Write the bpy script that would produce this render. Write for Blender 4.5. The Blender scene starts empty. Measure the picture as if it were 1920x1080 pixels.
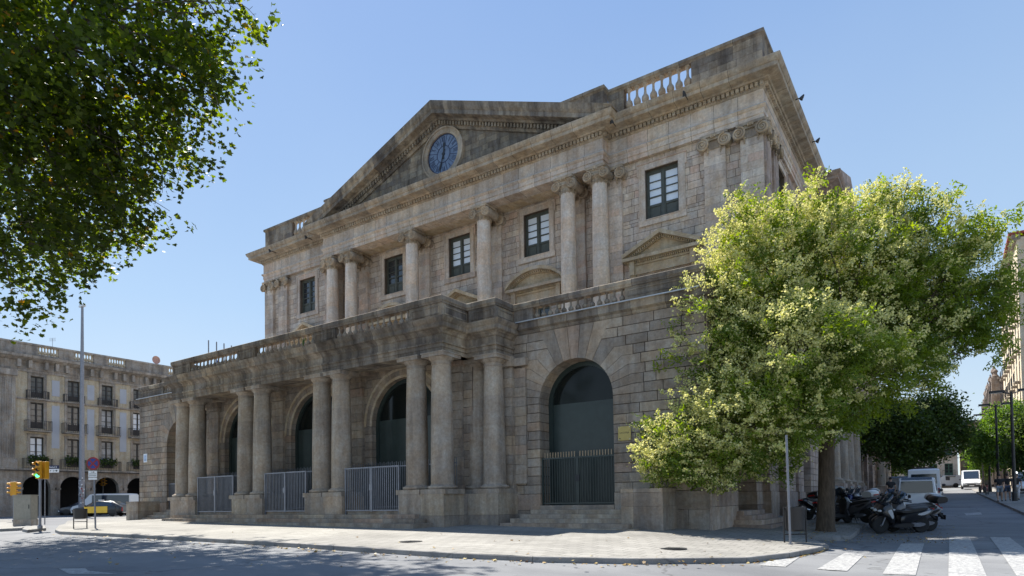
import bpy, bmesh, math, random
import numpy as np
from mathutils import Vector, Matrix
R = math.radians
random.seed(7); RNG = np.random.default_rng(7)
sc = bpy.context.scene
COL = sc.collection
# ------------------------------------------------------------------ camera
H = 1.45
M = np.array([[0.8275080574, 0.0277415546, 0.5607680635],
              [0.5612566734, -0.0144059023, -0.8275164147],
              [-0.0148782220, 0.9995113187, -0.0274912329]])
FPX, PX, PY = 1210.0, 960.0, 908.0
cam = bpy.data.cameras.new('camera'); camo = bpy.data.objects.new('camera', cam); COL.objects.link(camo)
mw = Matrix([[*M[0], 0], [*M[1], 0], [*M[2], H], [0, 0, 0, 1]])
camo.matrix_world = mw
cam.sensor_width = 36; cam.lens = FPX / 1920 * 36; cam.shift_y = (PY - 540) / 1920
cam.clip_start = 0.1; cam.clip_end = 3000
sc.camera = camo
# ------------------------------------------------------------------ light
SUN = Vector((-5.1, 1.7, 8.0)).normalized()
elev = math.asin(SUN.z); az = math.atan2(SUN.x, SUN.y)
world = bpy.data.worlds.new('World'); sc.world = world; world.use_nodes = True
wn = world.node_tree.nodes; wl = world.node_tree.links
sky = wn.new('ShaderNodeTexSky'); sky.sky_type = 'NISHITA'; sky.sun_disc = False
sky.sun_elevation = elev; sky.sun_rotation = az
sky.air_density = 1.0; sky.dust_density = 0.6; sky.ozone_density = 2.0
bg = wn['Background']; bg.inputs[1].default_value = 0.108
sky.altitude = 0
tcw = wn.new('ShaderNodeTexCoord'); sx = wn.new('ShaderNodeSeparateXYZ'); wl.new(tcw.outputs['Generated'], sx.inputs[0])
hr = wn.new('ShaderNodeValToRGB'); hr.color_ramp.elements[0].position = 0.0; hr.color_ramp.elements[0].color = (.9, .9, .9, 1)
hr.color_ramp.elements[1].position = .62; hr.color_ramp.elements[1].color = (.85, .85, .85, 1); wl.new(sx.outputs[2], hr.inputs[0])
vr = wn.new('ShaderNodeValToRGB'); wl.new(sx.outputs[2], vr.inputs[0])
vr.color_ramp.elements.new(.3)
for i_, (p_, c_) in enumerate(((0.0, (.80, .93, 1.0, 1)), (.28, (.50, .72, 1.0, 1)), (.68, (.27, .46, .86, 1)))): vr.color_ramp.elements[i_].position = p_; vr.color_ramp.elements[i_].color = c_
sm = wn.new('ShaderNodeMix'); sm.data_type = 'RGBA'; sm.blend_type = 'MIX'
vk = wn.new('ShaderNodeVectorMath'); vk.operation = 'SCALE'; vk.inputs['Scale'].default_value = 3.6; cn = wn.new('ShaderNodeTexNoise'); cn.inputs['Scale'].default_value = 1.6; cn.inputs['Detail'].default_value = 6; wl.new(tcw.outputs['Generated'], cn.inputs['Vector'])
cr = wn.new('ShaderNodeValToRGB'); cr.color_ramp.elements[0].position = .4; cr.color_ramp.elements[0].color = (.97, .98, 1, 1); cr.color_ramp.elements[1].position = .75; cr.color_ramp.elements[1].color = (1.12, 1.07, 1.02, 1); wl.new(cn.outputs['Fac'], cr.inputs[0])
cm = wn.new('ShaderNodeMix'); cm.data_type = 'RGBA'; cm.blend_type = 'MULTIPLY'; cm.inputs[0].default_value = 1; wl.new(vr.outputs[0], cm.inputs[6]); wl.new(cr.outputs[0], cm.inputs[7]); wl.new(cm.outputs[2], vk.inputs[0])
wl.new(hr.outputs[0], sm.inputs[0]); wl.new(sky.outputs[0], sm.inputs[6]); wl.new(vk.outputs[0], sm.inputs[7])
wl.new(sm.outputs[2], bg.inputs[0])
sl = bpy.data.lights.new('sun', 'SUN'); sl.energy = 4.9; sl.angle = R(0.53); sl.color = (1.0, 0.95, 0.87)
so = bpy.data.objects.new('sun', sl); COL.objects.link(so)
so.rotation_euler = SUN.to_track_quat('Z', 'Y').to_euler(); so.location = (-40, 30, 60)
sc.view_settings.view_transform = 'Standard'; sc.view_settings.look = 'None'
sc.view_settings.exposure = 1.15; sc.view_settings.gamma = 1
# ------------------------------------------------------------------ ground height, pixel helpers
def lerp_tab(x, tab):
    if x <= tab[0][0]: return tab[0][1]
    for (a, va), (b, vb) in zip(tab, tab[1:]):
        if x <= b: return va + (vb - va) * (x - a) / (b - a)
    return tab[-1][1]
GX = [(-120, .70), (-79, .58), (-45, .36), (-36, .60), (-15, .40), (-8, .30), (-2, 0.0), (40, 0.0)]
GYL = [(-60, -.36), (0, -.36), (12, 0), (20, .24), (60, .30), (300, .3)]
GYR = [(-60, -.36), (0, -.36), (12, 0), (20, .20), (24, .24), (52, 1.0), (107, 2.45), (140, 3.1), (400, 3.1)]
def PV(x, y):
    t = min(1, max(0, (x + 30) / 20))
    return lerp_tab(x, GX) + lerp_tab(y, GYL) * (1 - t) + lerp_tab(y, GYR) * t
def at(u, v, d):
    p = M @ np.array([(u - PX), -(v - PY), -FPX]) * (d / FPX)
    return Vector((p[0], p[1], p[2] + H))
def depth(p): return -(M[0][2] * p[0] + M[1][2] * p[1] + M[2][2] * (p[2] - H))
def gat(u, v, off=0.0):
    d = 4.0
    while d < 300:
        p = at(u, v, d)
        if p.z <= PV(p.x, p.y) + off: break
        d *= 1.004
    return Vector((p.x, p.y, PV(p.x, p.y) + off))
# ------------------------------------------------------------------ materials
def mat_base(name):
    m = bpy.data.materials.new(name); m.use_nodes = True
    n = m.node_tree.nodes; l = m.node_tree.links; b = n['Principled BSDF']
    return m, n, l, b
def ramp(n, l, src, stops, interp='LINEAR'):
    r = n.new('ShaderNodeValToRGB'); r.color_ramp.interpolation = interp
    e = r.color_ramp.elements
    while len(e) < len(stops): e.new(0.5)
    for k, (p, c) in enumerate(stops):
        e[k].position = p; e[k].color = (*c, 1)
    l.new(src, r.inputs[0]); return r
def noise(n, l, scale, detail=5, rough=.6, sc3=None, coord='pos'):
    t = n.new('ShaderNodeTexNoise'); t.inputs['Scale'].default_value = scale
    t.inputs['Detail'].default_value = detail; t.inputs['Roughness'].default_value = rough
    if coord == 'pos':
        g = n.new('ShaderNodeNewGeometry'); src = g.outputs['Position']
    else:
        g = n.new('ShaderNodeTexCoord'); src = g.outputs['Object']
    if sc3:
        mp = n.new('ShaderNodeMapping'); mp.inputs['Scale'].default_value = sc3
        l.new(src, mp.inputs[0]); src = mp.outputs[0]
    l.new(src, t.inputs['Vector']); return t
def mul(n, l, a, b, fac=1.0):
    m = n.new('ShaderNodeMix'); m.data_type = 'RGBA'; m.blend_type = 'MULTIPLY'
    m.inputs[0].default_value = fac; l.new(a, m.inputs[6]); l.new(b, m.inputs[7]); return m.outputs[2]
def stone(name, tones, dirt=0.5, streak=0.4, k=1.0, bump=.25, lo=0.35):
    tones = [(p, (c[0] * 1.34, c[1] * 1.30, c[2] * 1.25)) for p, c in tones]
    tones = [(0, (.085, .075, .065))] + [(max(p, .006), c) for p, c in tones]
    m, n, l, b = mat_base(name)
    a = n.new('ShaderNodeAttribute'); a.attribute_name = 'tone'
    r = ramp(n, l, a.outputs['Fac'], [(p, tuple(c * k for c in col)) for p, col in tones])
    n1 = noise(n, l, .55, 6, .65)
    r1 = ramp(n, l, n1.outputs['Fac'], [(.36, (1 - dirt,) * 3), (.62, (1, 1, 1))])
    n2 = noise(n, l, 1.0, 5, .6, (2.6, 2.6, .28))
    r2 = ramp(n, l, n2.outputs['Fac'], [(.38, (1 - streak, 1 - streak, 1 - streak * .95)), (.6, (1, 1, 1))])
    n3 = noise(n, l, 9, 8, .75)
    r3 = ramp(n, l, n3.outputs['Fac'], [(.3, (.72, .70, .68)), (.72, (1.18, 1.18, 1.18))])
    n4 = noise(n, l, 2.2, 4, .6)
    r4 = ramp(n, l, n4.outputs['Fac'], [(.35, (1.0, .93, .86)), (.65, (.96, 1.0, 1.05))])
    c = mul(n, l, r.outputs[0], r1.outputs[0]); c = mul(n, l, c, r2.outputs[0]); c = mul(n, l, c, r3.outputs[0]); c = mul(n, l, c, r4.outputs[0])
    l.new(c, b.inputs['Base Color']); b.inputs['Roughness'].default_value = .92
    b.inputs['Specular IOR Level'].default_value = .2
    bp = n.new('ShaderNodeBump'); bp.inputs['Strength'].default_value = bump; bp.inputs['Distance'].default_value = .05
    l.new(n3.outputs['Fac'], bp.inputs['Height']); l.new(bp.outputs[0], b.inputs['Normal'])
    return m
T_UP = [(0, (.31, .275, .245)), (.15, (.36, .32, .285)), (.4, (.40, .355, .31)), (.62, (.43, .39, .345)), (.8, (.44, .385, .32)), (.93, (.40, .32, .275)), (1, (.47, .425, .37))]
T_LO = [(0, (.25, .225, .195)), (.3, (.29, .255, .215)), (.6, (.34, .305, .26)), (.85, (.37, .32, .25)), (1, (.33, .26, .21))]
T_CL = [(0, (.40, .36, .32)), (.5, (.47, .43, .385)), (.8, (.50, .43, .35)), (1, (.44, .36, .32))]
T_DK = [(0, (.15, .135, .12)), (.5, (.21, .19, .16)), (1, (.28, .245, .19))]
S_UP = stone('pale weathered ashlar', T_UP, .22, .24, 1.28)
S_LO = stone('grey brown rusticated stone', T_LO, .26, .30, 1.0)
S_CU = stone('pale limestone drums', T_CL, .14, .24, 1.32)
S_CO = stone('brown limestone drums', T_LO, .24, .32, 1.08)
S_CN = stone('cornice stone', [(0, (.30, .265, .22)), (.5, (.38, .335, .27)), (.8, (.43, .36, .27)), (1, (.34, .31, .28))], .34, .30, 1.12)
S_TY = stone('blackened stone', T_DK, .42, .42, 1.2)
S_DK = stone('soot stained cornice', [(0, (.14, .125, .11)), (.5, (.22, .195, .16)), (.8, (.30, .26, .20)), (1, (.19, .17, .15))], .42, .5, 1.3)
S_SD = stone('pinkish side stone', [(0, (.30, .25, .22)), (.5, (.40, .33, .29)), (1, (.46, .39, .33))], .3, .3)
S_JT = stone('dark mortar', [(0, (.12, .10, .085)), (1, (.14, .12, .10))], .3, .2)  # dark, grimy mortar behind the block joints
S_YE = stone('cream pediment stone', [(0, (.46, .40, .30)), (.5, (.52, .45, .33)), (1, (.48, .42, .34))], .3, .2)
def plain(name, col, rough=.6, metal=0.0, spec=.5, var=.12, scale=6, coat=0, coord='obj', bump=0):
    m, n, l, b = mat_base(name)
    t = noise(n, l, scale, 5, .6, None, coord)
    r = ramp(n, l, t.outputs['Fac'], [(.3, tuple(c * (1 - var) for c in col)), (.7, tuple(min(1, c * (1 + var)) for c in col))])
    l.new(r.outputs[0], b.inputs['Base Color'])
    b.inputs['Roughness'].default_value = rough; b.inputs['Metallic'].default_value = metal
    b.inputs['Specular IOR Level'].default_value = spec; b.inputs['Coat Weight'].default_value = coat
    if bump:
        bp = n.new('ShaderNodeBump'); bp.inputs['Strength'].default_value = bump; bp.inputs['Distance'].default_value = .02
        l.new(t.outputs['Fac'], bp.inputs['Height']); l.new(bp.outputs[0], b.inputs['Normal'])
    return m
def glass(name, col=(.02, .025, .03), rough=.06, spec=.8):
    m, n, l, b = mat_base(name)
    b.inputs['Base Color'].default_value = (*col, 1); b.inputs['Roughness'].default_value = rough
    b.inputs['Specular IOR Level'].default_value = spec; b.inputs['Coat Weight'].default_value = .3
    t = noise(n, l, 1.2, 2, .5); bp = n.new('ShaderNodeBump'); bp.inputs['Strength'].default_value = .08
    l.new(t.outputs['Fac'], bp.inputs['Height']); l.new(bp.outputs[0], b.inputs['Normal'])
    return m
def emit(name, col, s):
    m, n, l, b = mat_base(name)
    b.inputs['Base Color'].default_value = (*col, 1); b.inputs['Emission Color'].default_value = (*col, 1)
    b.inputs['Emission Strength'].default_value = s; return m
def blinds(name, col):
    m, n, l, b = mat_base(name)
    g = n.new('ShaderNodeNewGeometry'); w = n.new('ShaderNodeTexWave'); w.bands_direction = 'Z'; w.inputs['Scale'].default_value = 9
    w.inputs['Distortion'].default_value = .3
    l.new(g.outputs['Position'], w.inputs['Vector'])
    r = ramp(n, l, w.outputs['Fac'], [(.1, tuple(c * .8 for c in col)), (.6, col)])
    l.new(r.outputs[0], b.inputs['Base Color']); b.inputs['Roughness'].default_value = .12
    b.inputs['Coat Weight'].default_value = .6; b.inputs['Coat Roughness'].default_value = .04
    return m
M_BLIND = blinds('white blind behind glass', (.80, .88, .97))
M_GLASS = glass('dark glass', (.010, .013, .012), .08, .30)
M_GLASS.node_tree.nodes['Principled BSDF'].inputs['Coat Weight'].default_value = 0
M_GLD = glass('dark pane', (.03, .035, .04), .08, .7)
M_WOOD = plain('grey green joinery', (.075, .082, .068), .55, var=.2)
M_DOOR = plain('dark green door paint', (.028, .042, .038), .32, var=.18, scale=3, spec=.5)
M_IRON = plain('dark iron', (.03, .032, .036), .45, .3)
M_GALV = plain('galvanised grey rail', (.22, .23, .26), .45, .6)
M_PGRY = plain('pole grey paint', (.25, .26, .29), .5, .2)
M_LEAD = plain('zinc flashing', (.45, .47, .49), .5, .2)
M_BRASS = plain('brass plate', (.46, .36, .12), .45, .4, var=.08)
M_TAN = plain('tan metal', (.33, .25, .16), .5)
M_BLACK = plain('black plastic', (.018, .018, .02), .45)
M_RUB = plain('tyre rubber', (.02, .02, .02), .85)
M_CHR = plain('bare metal', (.55, .55, .56), .25, .9)
M_YEL = plain('signal yellow', (.62, .30, .012), .42, var=.06)
M_WHT = plain('white enamel', (.78, .79, .80), .4, var=.04)
M_NAVY = plain('navy enamel', (.02, .025, .07), .4)
M_BLUE = plain('sign blue', (.015, .04, .25), .4)
M_RED = plain('sign red', (.26, .015, .02), .45)
M_CLK = plain('clock face blue', (.13, .18, .27), .35, var=.25, scale=2)
M_SHADE = plain('painted hollow shade', (.012, .012, .014), .9)  # near-black colour standing in for the shade inside arcade and vents
def ground_mat(name, stops, scale=.35, grain=60, joints=None, bump=.35, rough=.9):
    m, n, l, b = mat_base(name)
    n1 = noise(n, l, scale, 7, .62); r1 = ramp(n, l, n1.outputs['Fac'], stops)
    n2 = noise(n, l, grain, 3, .8); r2 = ramp(n, l, n2.outputs['Fac'], [(.25, (.72, .72, .72)), (.75, (1.22, 1.22, 1.22))])
    c = mul(n, l, r1.outputs[0], r2.outputs[0])
    n3 = noise(n, l, .12, 5, .7, (1, 3.5, 1)); r3 = ramp(n, l, n3.outputs['Fac'], [(.35, (.80, .80, .81)), (.6, (1, 1, 1))])
    c = mul(n, l, c, r3.outputs[0])
    v = n.new('ShaderNodeTexVoronoi'); v.inputs['Scale'].default_value = .9; v.feature = 'F1'
    g = n.new('ShaderNodeNewGeometry'); l.new(g.outputs['Position'], v.inputs['Vector'])
    r4 = ramp(n, l, v.outputs['Distance'], [(.02, (.55, .55, .55)), (.045, (1, 1, 1))])
    c = mul(n, l, c, r4.outputs[0], .6)
    n5 = noise(n, l, .045, 3, .5); r5 = ramp(n, l, n5.outputs['Fac'], [(.42, (.82, .82, .83)), (.46, (1, 1, 1)), (.60, (1, 1, 1)), (.63, (1.1, 1.1, 1.09))])
    c = mul(n, l, c, r5.outputs[0])
    n6 = noise(n, l, 1.6, 6, .7); r6 = ramp(n, l, n6.outputs['Fac'], [(.28, (.62, .62, .62)), (.40, (1, 1, 1))]); c = mul(n, l, c, r6.outputs[0])
    vc = n.new('ShaderNodeTexVoronoi'); vc.feature = 'DISTANCE_TO_EDGE'; vc.inputs['Scale'].default_value = .16
    gx = n.new('ShaderNodeNewGeometry'); nd = noise(n, l, .8, 4, .6); mxv = n.new('ShaderNodeVectorMath'); mxv.operation = 'MULTIPLY_ADD'; mxv.inputs[1].default_value = (1.6, 1.6, 0)
    l.new(nd.outputs['Color'], mxv.inputs[0]); l.new(gx.outputs['Position'], mxv.inputs[2]); l.new(mxv.outputs[0], vc.inputs['Vector'])
    r7 = ramp(n, l, vc.outputs['Distance'], [(.002, (.55, .55, .55)), (.007, (1, 1, 1))]); c = mul(n, l, c, r7.outputs[0], .8 if not joints else .3)
    if joints:
        br = n.new('ShaderNodeTexBrick'); br.inputs['Scale'].default_value = 1; br.inputs['Brick Width'].default_value = joints[0]
        br.inputs['Row Height'].default_value = joints[1]; br.inputs['Mortar Size'].default_value = joints[2]
        br.inputs['Color1'].default_value = (1, 1, 1, 1); br.inputs['Color2'].default_value = (.86, .86, .86, 1); br.inputs['Mortar'].default_value = (.5, .5, .5, 1)
        l.new(g.outputs['Position'], br.inputs['Vector']); c = mul(n, l, c, br.outputs['Color'])
    l.new(c, b.inputs['Base Color']); b.inputs['Roughness'].default_value = rough; b.inputs['Specular IOR Level'].default_value = .3
    bp = n.new('ShaderNodeBump'); bp.inputs['Strength'].default_value = bump; bp.inputs['Distance'].default_value = .01
    l.new(n2.outputs['Fac'], bp.inputs['Height']); l.new(bp.outputs[0], b.inputs['Normal'])
    return m
M_ASPH = ground_mat('asphalt', [(.3, (.165, .17, .178)), (.55, (.205, .21, .216)), (.75, (.245, .248, .25))])
M_PAVE = ground_mat('pale pavement', [(.3, (.26, .25, .225)), (.6, (.325, .312, .283)), (.8, (.37, .358, .328))], .5, 40, (.4, .4, .012))
M_KERB = ground_mat('granite kerb', [(.3, (.20, .19, .18)), (.7, (.34, .33, .31))], 1.5, 50)
def paintm():
    m, n, l, b = mat_base('road paint')
    t = noise(n, l, 12, 8, .8); r = ramp(n, l, t.outputs['Fac'], [(.44, (.19, .19, .195)), (.54, (.36, .36, .35)), (.8, (.48, .48, .47))])
    l.new(r.outputs[0], b.inputs['Base Color']); b.inputs['Roughness'].default_value = .7; return m
M_PAINT = paintm()
# ------------------------------------------------------------------ mesh builder
class MB:
    def __init__(s): s.v = []; s.f = []; s.t = []; s.m = []; s.mi = 0; s.ms = []
    def use(s, mat):
        if mat not in s.ms: s.ms.append(mat)
        s.mi = s.ms.index(mat)
    def face(s, ix, t): s.f.append(ix); s.t.append(t); s.m.append(s.mi)
    def prism(s, poly, d0, d1, fr, t=None):
        t = (.02 + .98 * random.random()) if t is None else max(t, .02)
        O, U, N = fr; n = len(poly); b = len(s.v)
        for d in (d0, d1):
            for (u, z) in poly: s.v.append((O[0] + U[0] * u + N[0] * d, O[1] + U[1] * u + N[1] * d, O[2] + z))
        s.face(list(range(b, b + n)), t); s.face(list(range(b + 2 * n - 1, b + n - 1, -1)), t)
        for i in range(n):
            j = (i + 1) % n; s.face([b + i, b + j, b + n + j, b + n + i], t)
    def box(s, x0, x1, y0, y1, z0, z1, t=None):
        s.prism([(x0, z0), (x1, z0), (x1, z1), (x0, z1)], y0, y1, ((0, 0, 0), (1, 0), (0, 1)), t)
    def frbox(s, fr, u0, u1, d0, d1, z0, z1, t=None):
        s.prism([(u0, z0), (u1, z0), (u1, z1), (u0, z1)], d0, d1, fr, t)
    def tube(s, pts, rad, n=8, t=None, cap=True):
        t = random.random() if t is None else t
        pts = [Vector(p) for p in pts]; m = len(pts)
        if not hasattr(rad, '__len__'): rad = [rad] * m
        rings = []; prev = None
        for i, p in enumerate(pts):
            d = (pts[min(i + 1, m - 1)] - pts[max(i - 1, 0)])
            if d.length < 1e-9: d = Vector((0, 0, 1))
            d.normalize()
            if prev is None:
                a = d.orthogonal().normalized()
            else:
                a = (prev - d * prev.dot(d))
                a = a.normalized() if a.length > 1e-6 else d.orthogonal().normalized()
            prev = a; bb = d.cross(a); r0 = len(s.v)
            for k in range(n):
                an = 2 * math.pi * k / n; q = p + (a * math.cos(an) + bb * math.sin(an)) * rad[i]; s.v.append(tuple(q))
            rings.append(r0)
        for a0, b0 in zip(rings, rings[1:]):
            for k in range(n): s.face([a0 + k, a0 + (k + 1) % n, b0 + (k + 1) % n, b0 + k], t)
        if cap: s.face([rings[0] + k for k in range(n)][::-1], t); s.face([rings[-1] + k for k in range(n)], t)
    def lathe(s, prof, c, n=16, t=None, axis='z'):
        c = Vector(c); rings = []
        for (r, z) in prof:
            rings.append(len(s.v))
            for k in range(n):
                a = 2 * math.pi * k / n; x, y = r * math.cos(a), r * math.sin(a)
                p = (x, y, z) if axis == 'z' else ((x, z, y) if axis == 'y' else (z, x, y))
                s.v.append((c.x + p[0], c.y + p[1], c.z + p[2]))
        for i, (a0, b0) in enumerate(zip(rings, rings[1:])):
            tt = t[i] if isinstance(t, (list, tuple)) else (t if t is not None else .5)
            for k in range(n): s.face([a0 + k, a0 + (k + 1) % n, b0 + (k + 1) % n, b0 + k], tt)
        s.face([rings[0] + k for k in range(n)][::-1], .5); s.face([rings[-1] + k for k in range(n)], .5)
    def sweep(s, prof, path, seg=1.1, tone=None):
        """prof: closed [(out, z)], path: [(x, y)] with outward on the right of travel"""
        n = len(path); L = []
        for i in range(n):
            a = Vector(path[i]); dirs = []
            if i > 0: dirs.append((a - Vector(path[i - 1])).normalized())
            if i < n - 1: dirs.append((Vector(path[i + 1]) - a).normalized())
            ns = [Vector((d.y, -d.x)) for d in dirs]
            mv = ns[0] if len(ns) == 1 else (ns[0] + ns[1]) / (1 + ns[0].dot(ns[1]))
            L.append((a, mv))
        m = len(prof)
        for i in range(n - 1):
            (a, ma), (b, mb) = L[i], L[i + 1]; k = max(1, int((b - a).length / seg)); b0 = len(s.v)
            for j in range(k + 1):
                f = j / k; p = a.lerp(b, f)
                if j == 0: mm = ma
                elif j == k: mm = mb
                else:
                    d = (b - a).normalized(); mm = Vector((d.y, -d.x))
                for (o, z) in prof: s.v.append((p.x + mm.x * o, p.y + mm.y * o, z))
            for j in range(k):
                t = (.04 + .96 * random.random()) if tone is None else tone
                r0, r1 = b0 + j * m, b0 + (j + 1) * m
                if j < k - 1 and tone is None:
                    f = .016 / max(.05, (b - a).length / k); rj = len(s.v)
                    for q in range(m): s.v.append(tuple(Vector(s.v[r0 + q]).lerp(Vector(s.v[r1 + q]), 1 - f)))
                    for q in range(m): w = (q + 1) % m; s.face([rj + q, rj + w, r1 + w, r1 + q], 0.0)
                    r1 = rj
                for q in range(m):
                    w = (q + 1) % m; s.face([r0 + q, r0 + w, r1 + w, r1 + q], t)
            if i == 0: s.face([b0 + q for q in range(m)], .5)
            if i == n - 2: s.face([b0 + k * m + q for q in range(m)][::-1], .5)
    def sphere(s, c, r, n=8, t=.5):
        if not hasattr(r, '__len__'): r = (r, r, r)
        b = len(s.v); h = n // 2 + 1
        for i in range(1, h):
            th = math.pi * i / h
            for k in range(n):
                a = 2 * math.pi * k / n
                s.v.append((c[0] + r[0] * math.sin(th) * math.cos(a), c[1] + r[1] * math.sin(th) * math.sin(a), c[2] + r[2] * math.cos(th)))
        for i in range(h - 2):
            for k in range(n): s.face([b + i * n + k, b + i * n + (k + 1) % n, b + (i + 1) * n + (k + 1) % n, b + (i + 1) * n + k], t)
        s.face([b + k for k in range(n)], t); s.face([b + (h - 2) * n + k for k in range(n)][::-1], t)
    def build(s, name, mat=None, parent=None, smooth=False, recalc=True, bevel=0):
        me = bpy.data.meshes.new(name); me.from_pydata([tuple(v) for v in s.v], [], s.f)
        if s.ms:
            for q in s.ms: me.materials.append(q)
            me.polygons.foreach_set('material_index', s.m)
        elif mat: me.materials.append(mat)
        a = me.attributes.new('tone', 'FLOAT', 'FACE'); a.data.foreach_set('value', s.t)
        if recalc:
            bm = bmesh.new(); bm.from_mesh(me); bmesh.ops.recalc_face_normals(bm, faces=bm.faces[:]); bm.to_mesh(me); bm.free()
        o = bpy.data.objects.new(name, me); COL.objects.link(o)
        if parent is not None: o.parent = parent
        if smooth:
            me.polygons.foreach_set('use_smooth', [True] * len(me.polygons))
            try: me.set_sharp_from_angle(angle=R(38))
            except Exception: pass
        if bevel:
            mo = o.modifiers.new('bevel', 'BEVEL'); mo.width = bevel; mo.segments = 2; mo.limit_method = 'ANGLE'
        return o
def tag(o, label=None, cat=None, group=None, kind=None):
    if label: o['label'] = label
    if cat: o['category'] = cat
    if group: o['group'] = group
    if kind: o['kind'] = kind
    return o
def thing(name, label, cat, loc=(0, 0, 0), rz=0, group=None):
    o = bpy.data.objects.new(name, None); COL.objects.link(o); o.location = loc; o.rotation_euler = (0, 0, rz)
    o.empty_display_size = .3
    return tag(o, label, cat, group)
def empty(name, parent):
    o = bpy.data.objects.new(name, None); COL.objects.link(o); o.parent = parent; return o
def dup(o, parent=None, **kw):
    c = o.copy(); COL.objects.link(c); c.parent = parent
    for k, v in kw.items(): setattr(c, k, v)
    for ch in list(o.children): dup(ch, c)
    return c
def FR(y): return ((0, y, 0), (1, 0), (0, -1))          # front-facing plane, u = X
def FS(x): return ((x, 0, 0), (0, 1), (1, 0))           # +X facing plane, u = Y
def FL(x): return ((x, 0, 0), (0, 1), (-1, 0))          # -X facing plane, u = Y
def clamp01(x): return max(0, min(1, x))

# ================================================================== GROUND
def sheet(name, mat, off, polys, kind='structure', step=2.0, skirt=0.0):
    bm = bmesh.new()
    for poly in polys:
        vs = [bm.verts.new((x, y, 0)) for x, y in poly]; bm.faces.new(vs)
    xs = [v.co.x for v in bm.verts]; ys = [v.co.y for v in bm.verts]
    knots = sorted(set([k[0] for k in GX] + [-30, -25, -20, -10]))
    kx = [x for x in knots if min(xs) < x < max(xs)] + [x for x in np.arange(-14, 8, step) if min(xs) < x < max(xs)]
    ky = sorted(set([k[0] for k in GYL + GYR] + [16.0]))
    ky = [y for y in ky if min(ys) < y < max(ys)]
    for x in kx:
        g = bm.verts[:] + bm.edges[:] + bm.faces[:]; bmesh.ops.bisect_plane(bm, geom=g, plane_co=(x, 0, 0), plane_no=(1, 0, 0))
    for y in ky:
        g = bm.verts[:] + bm.edges[:] + bm.faces[:]; bmesh.ops.bisect_plane(bm, geom=g, plane_co=(0, y, 0), plane_no=(0, 1, 0))
    bmesh.ops.triangulate(bm, faces=bm.faces[:])
    for v in bm.verts: v.co.z = PV(v.co.x, v.co.y) + off
    bmesh.ops.recalc_face_normals(bm, faces=bm.faces[:])
    for f in bm.faces:
        if f.normal.z < 0: f.normal_flip()
    if skirt:
        be = [e for e in bm.edges if e.is_boundary]
        r = bmesh.ops.extrude_edge_only(bm, edges=be)
        for v in [g for g in r['geom'] if isinstance(g, bmesh.types.BMVert)]: v.co.z -= skirt
    me = bpy.data.meshes.new(name); bm.to_mesh(me); bm.free(); me.materials.append(mat)
    o = bpy.data.objects.new(name, me); COL.objects.link(o); tag(o, kind=kind); return o
def W2(u, v, off=0.0): p = gat(u, v, off); return (p.x, p.y)
sheet('road', M_ASPH, -.12, [[(-400, -60), (400, -60), (400, 500), (-400, 500)]])
kp = [W2(u, v) for u, v in ((104, 993), (112, 996.5), (200, 1000), (400, 1010), (560, 1019), (700, 1028), (850, 1037), (1000, 1044), (1200, 1047.5), (1400, 1046), (1480, 1037), (1530, 1028), (1553, 1022))]
tree_k = [W2(u, v) for u, v in ((1500, 1004), (1560, 1007), (1593, 1006), (1604, 998), (1628, 977))]
xk = tree_k[-1][0] - .15
PAV = kp + tree_k + [(xk, 32), (xk, 120), (-62, 120), (-62, 30), (-56, 25), (-50, 19.5)]
sheet('pavement', M_PAVE, 0.0, [PAV], skirt=.3)
def kerb(name, pts, w=.17):
    mb = MB(); dense = []
    for a, b in zip(pts, pts[1:]):
        a = Vector(a); b = Vector(b); k = max(1, int((b - a).length / 1.0))
        for j in range(k): dense.append(a.lerp(b, j / k))
    dense.append(Vector(pts[-1])); n = len(dense); P = []
    for i in range(n):
        d = (dense[min(i + 1, n - 1)] - dense[max(0, i - 1)]).normalized(); nn = Vector((d.y, -d.x)); P.append((dense[i], nn))
    for i in range(n - 1):
        (a, na), (b, nb) = P[i], P[i + 1]; q = []
        for p, nn in ((a, na), (b.lerp(a, .012), nb)):
            o = p + nn * .012; e = p - nn * w; z = PV(p.x, p.y)
            q += [(o.x, o.y, z - .3), (o.x, o.y, z - .01), (o.x - nn.x * .015, o.y - nn.y * .015, z + .006), (e.x, e.y, z + .006), (e.x, e.y, z - .3)]
        b0 = len(mb.v); mb.v += q; t = random.random()
        for k in range(5): mb.face([b0 + k, b0 + (k + 1) % 5, b0 + 5 + (k + 1) % 5, b0 + 5 + k], t)
        mb.face([b0 + k for k in range(5)], t); mb.face([b0 + 5 + k for k in range(5)][::-1], t)
    return tag(mb.build(name, M_KERB), kind='structure')
kerb('kerb', kp + tree_k + [(xk, 32), (xk, 120)])
isl = [W2(u, v) for u, v in ((-300, 991), (0, 992), (40, 990), (60, 984), (62, 978), (0, 974), (-300, 972))]
sheet('pavement', M_PAVE, 0.0, [isl], skirt=.3); kerb('kerb', isl[:5])
isl2 = [W2(u, v) for u, v in ((42, 991.5), (52, 994), (86, 990), (80, 985), (60, 986))]
sheet('traffic_island', M_PAVE, 0.0, [isl2], skirt=.3); kerb('kerb', isl2 + isl2[:1])
rk = [(2.9, 10.0), (2.95, 28), (2.6, 52), (2.3, 75), (2.3, 98), (30, 98), (30, 8), (4.5, 8)]
sheet('pavement', M_PAVE, 0.0, [rk], skirt=.3); kerb('kerb', [rk[4], rk[3], rk[2], rk[1], rk[0]][::-1][::1] if False else rk[4::-1])
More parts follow.
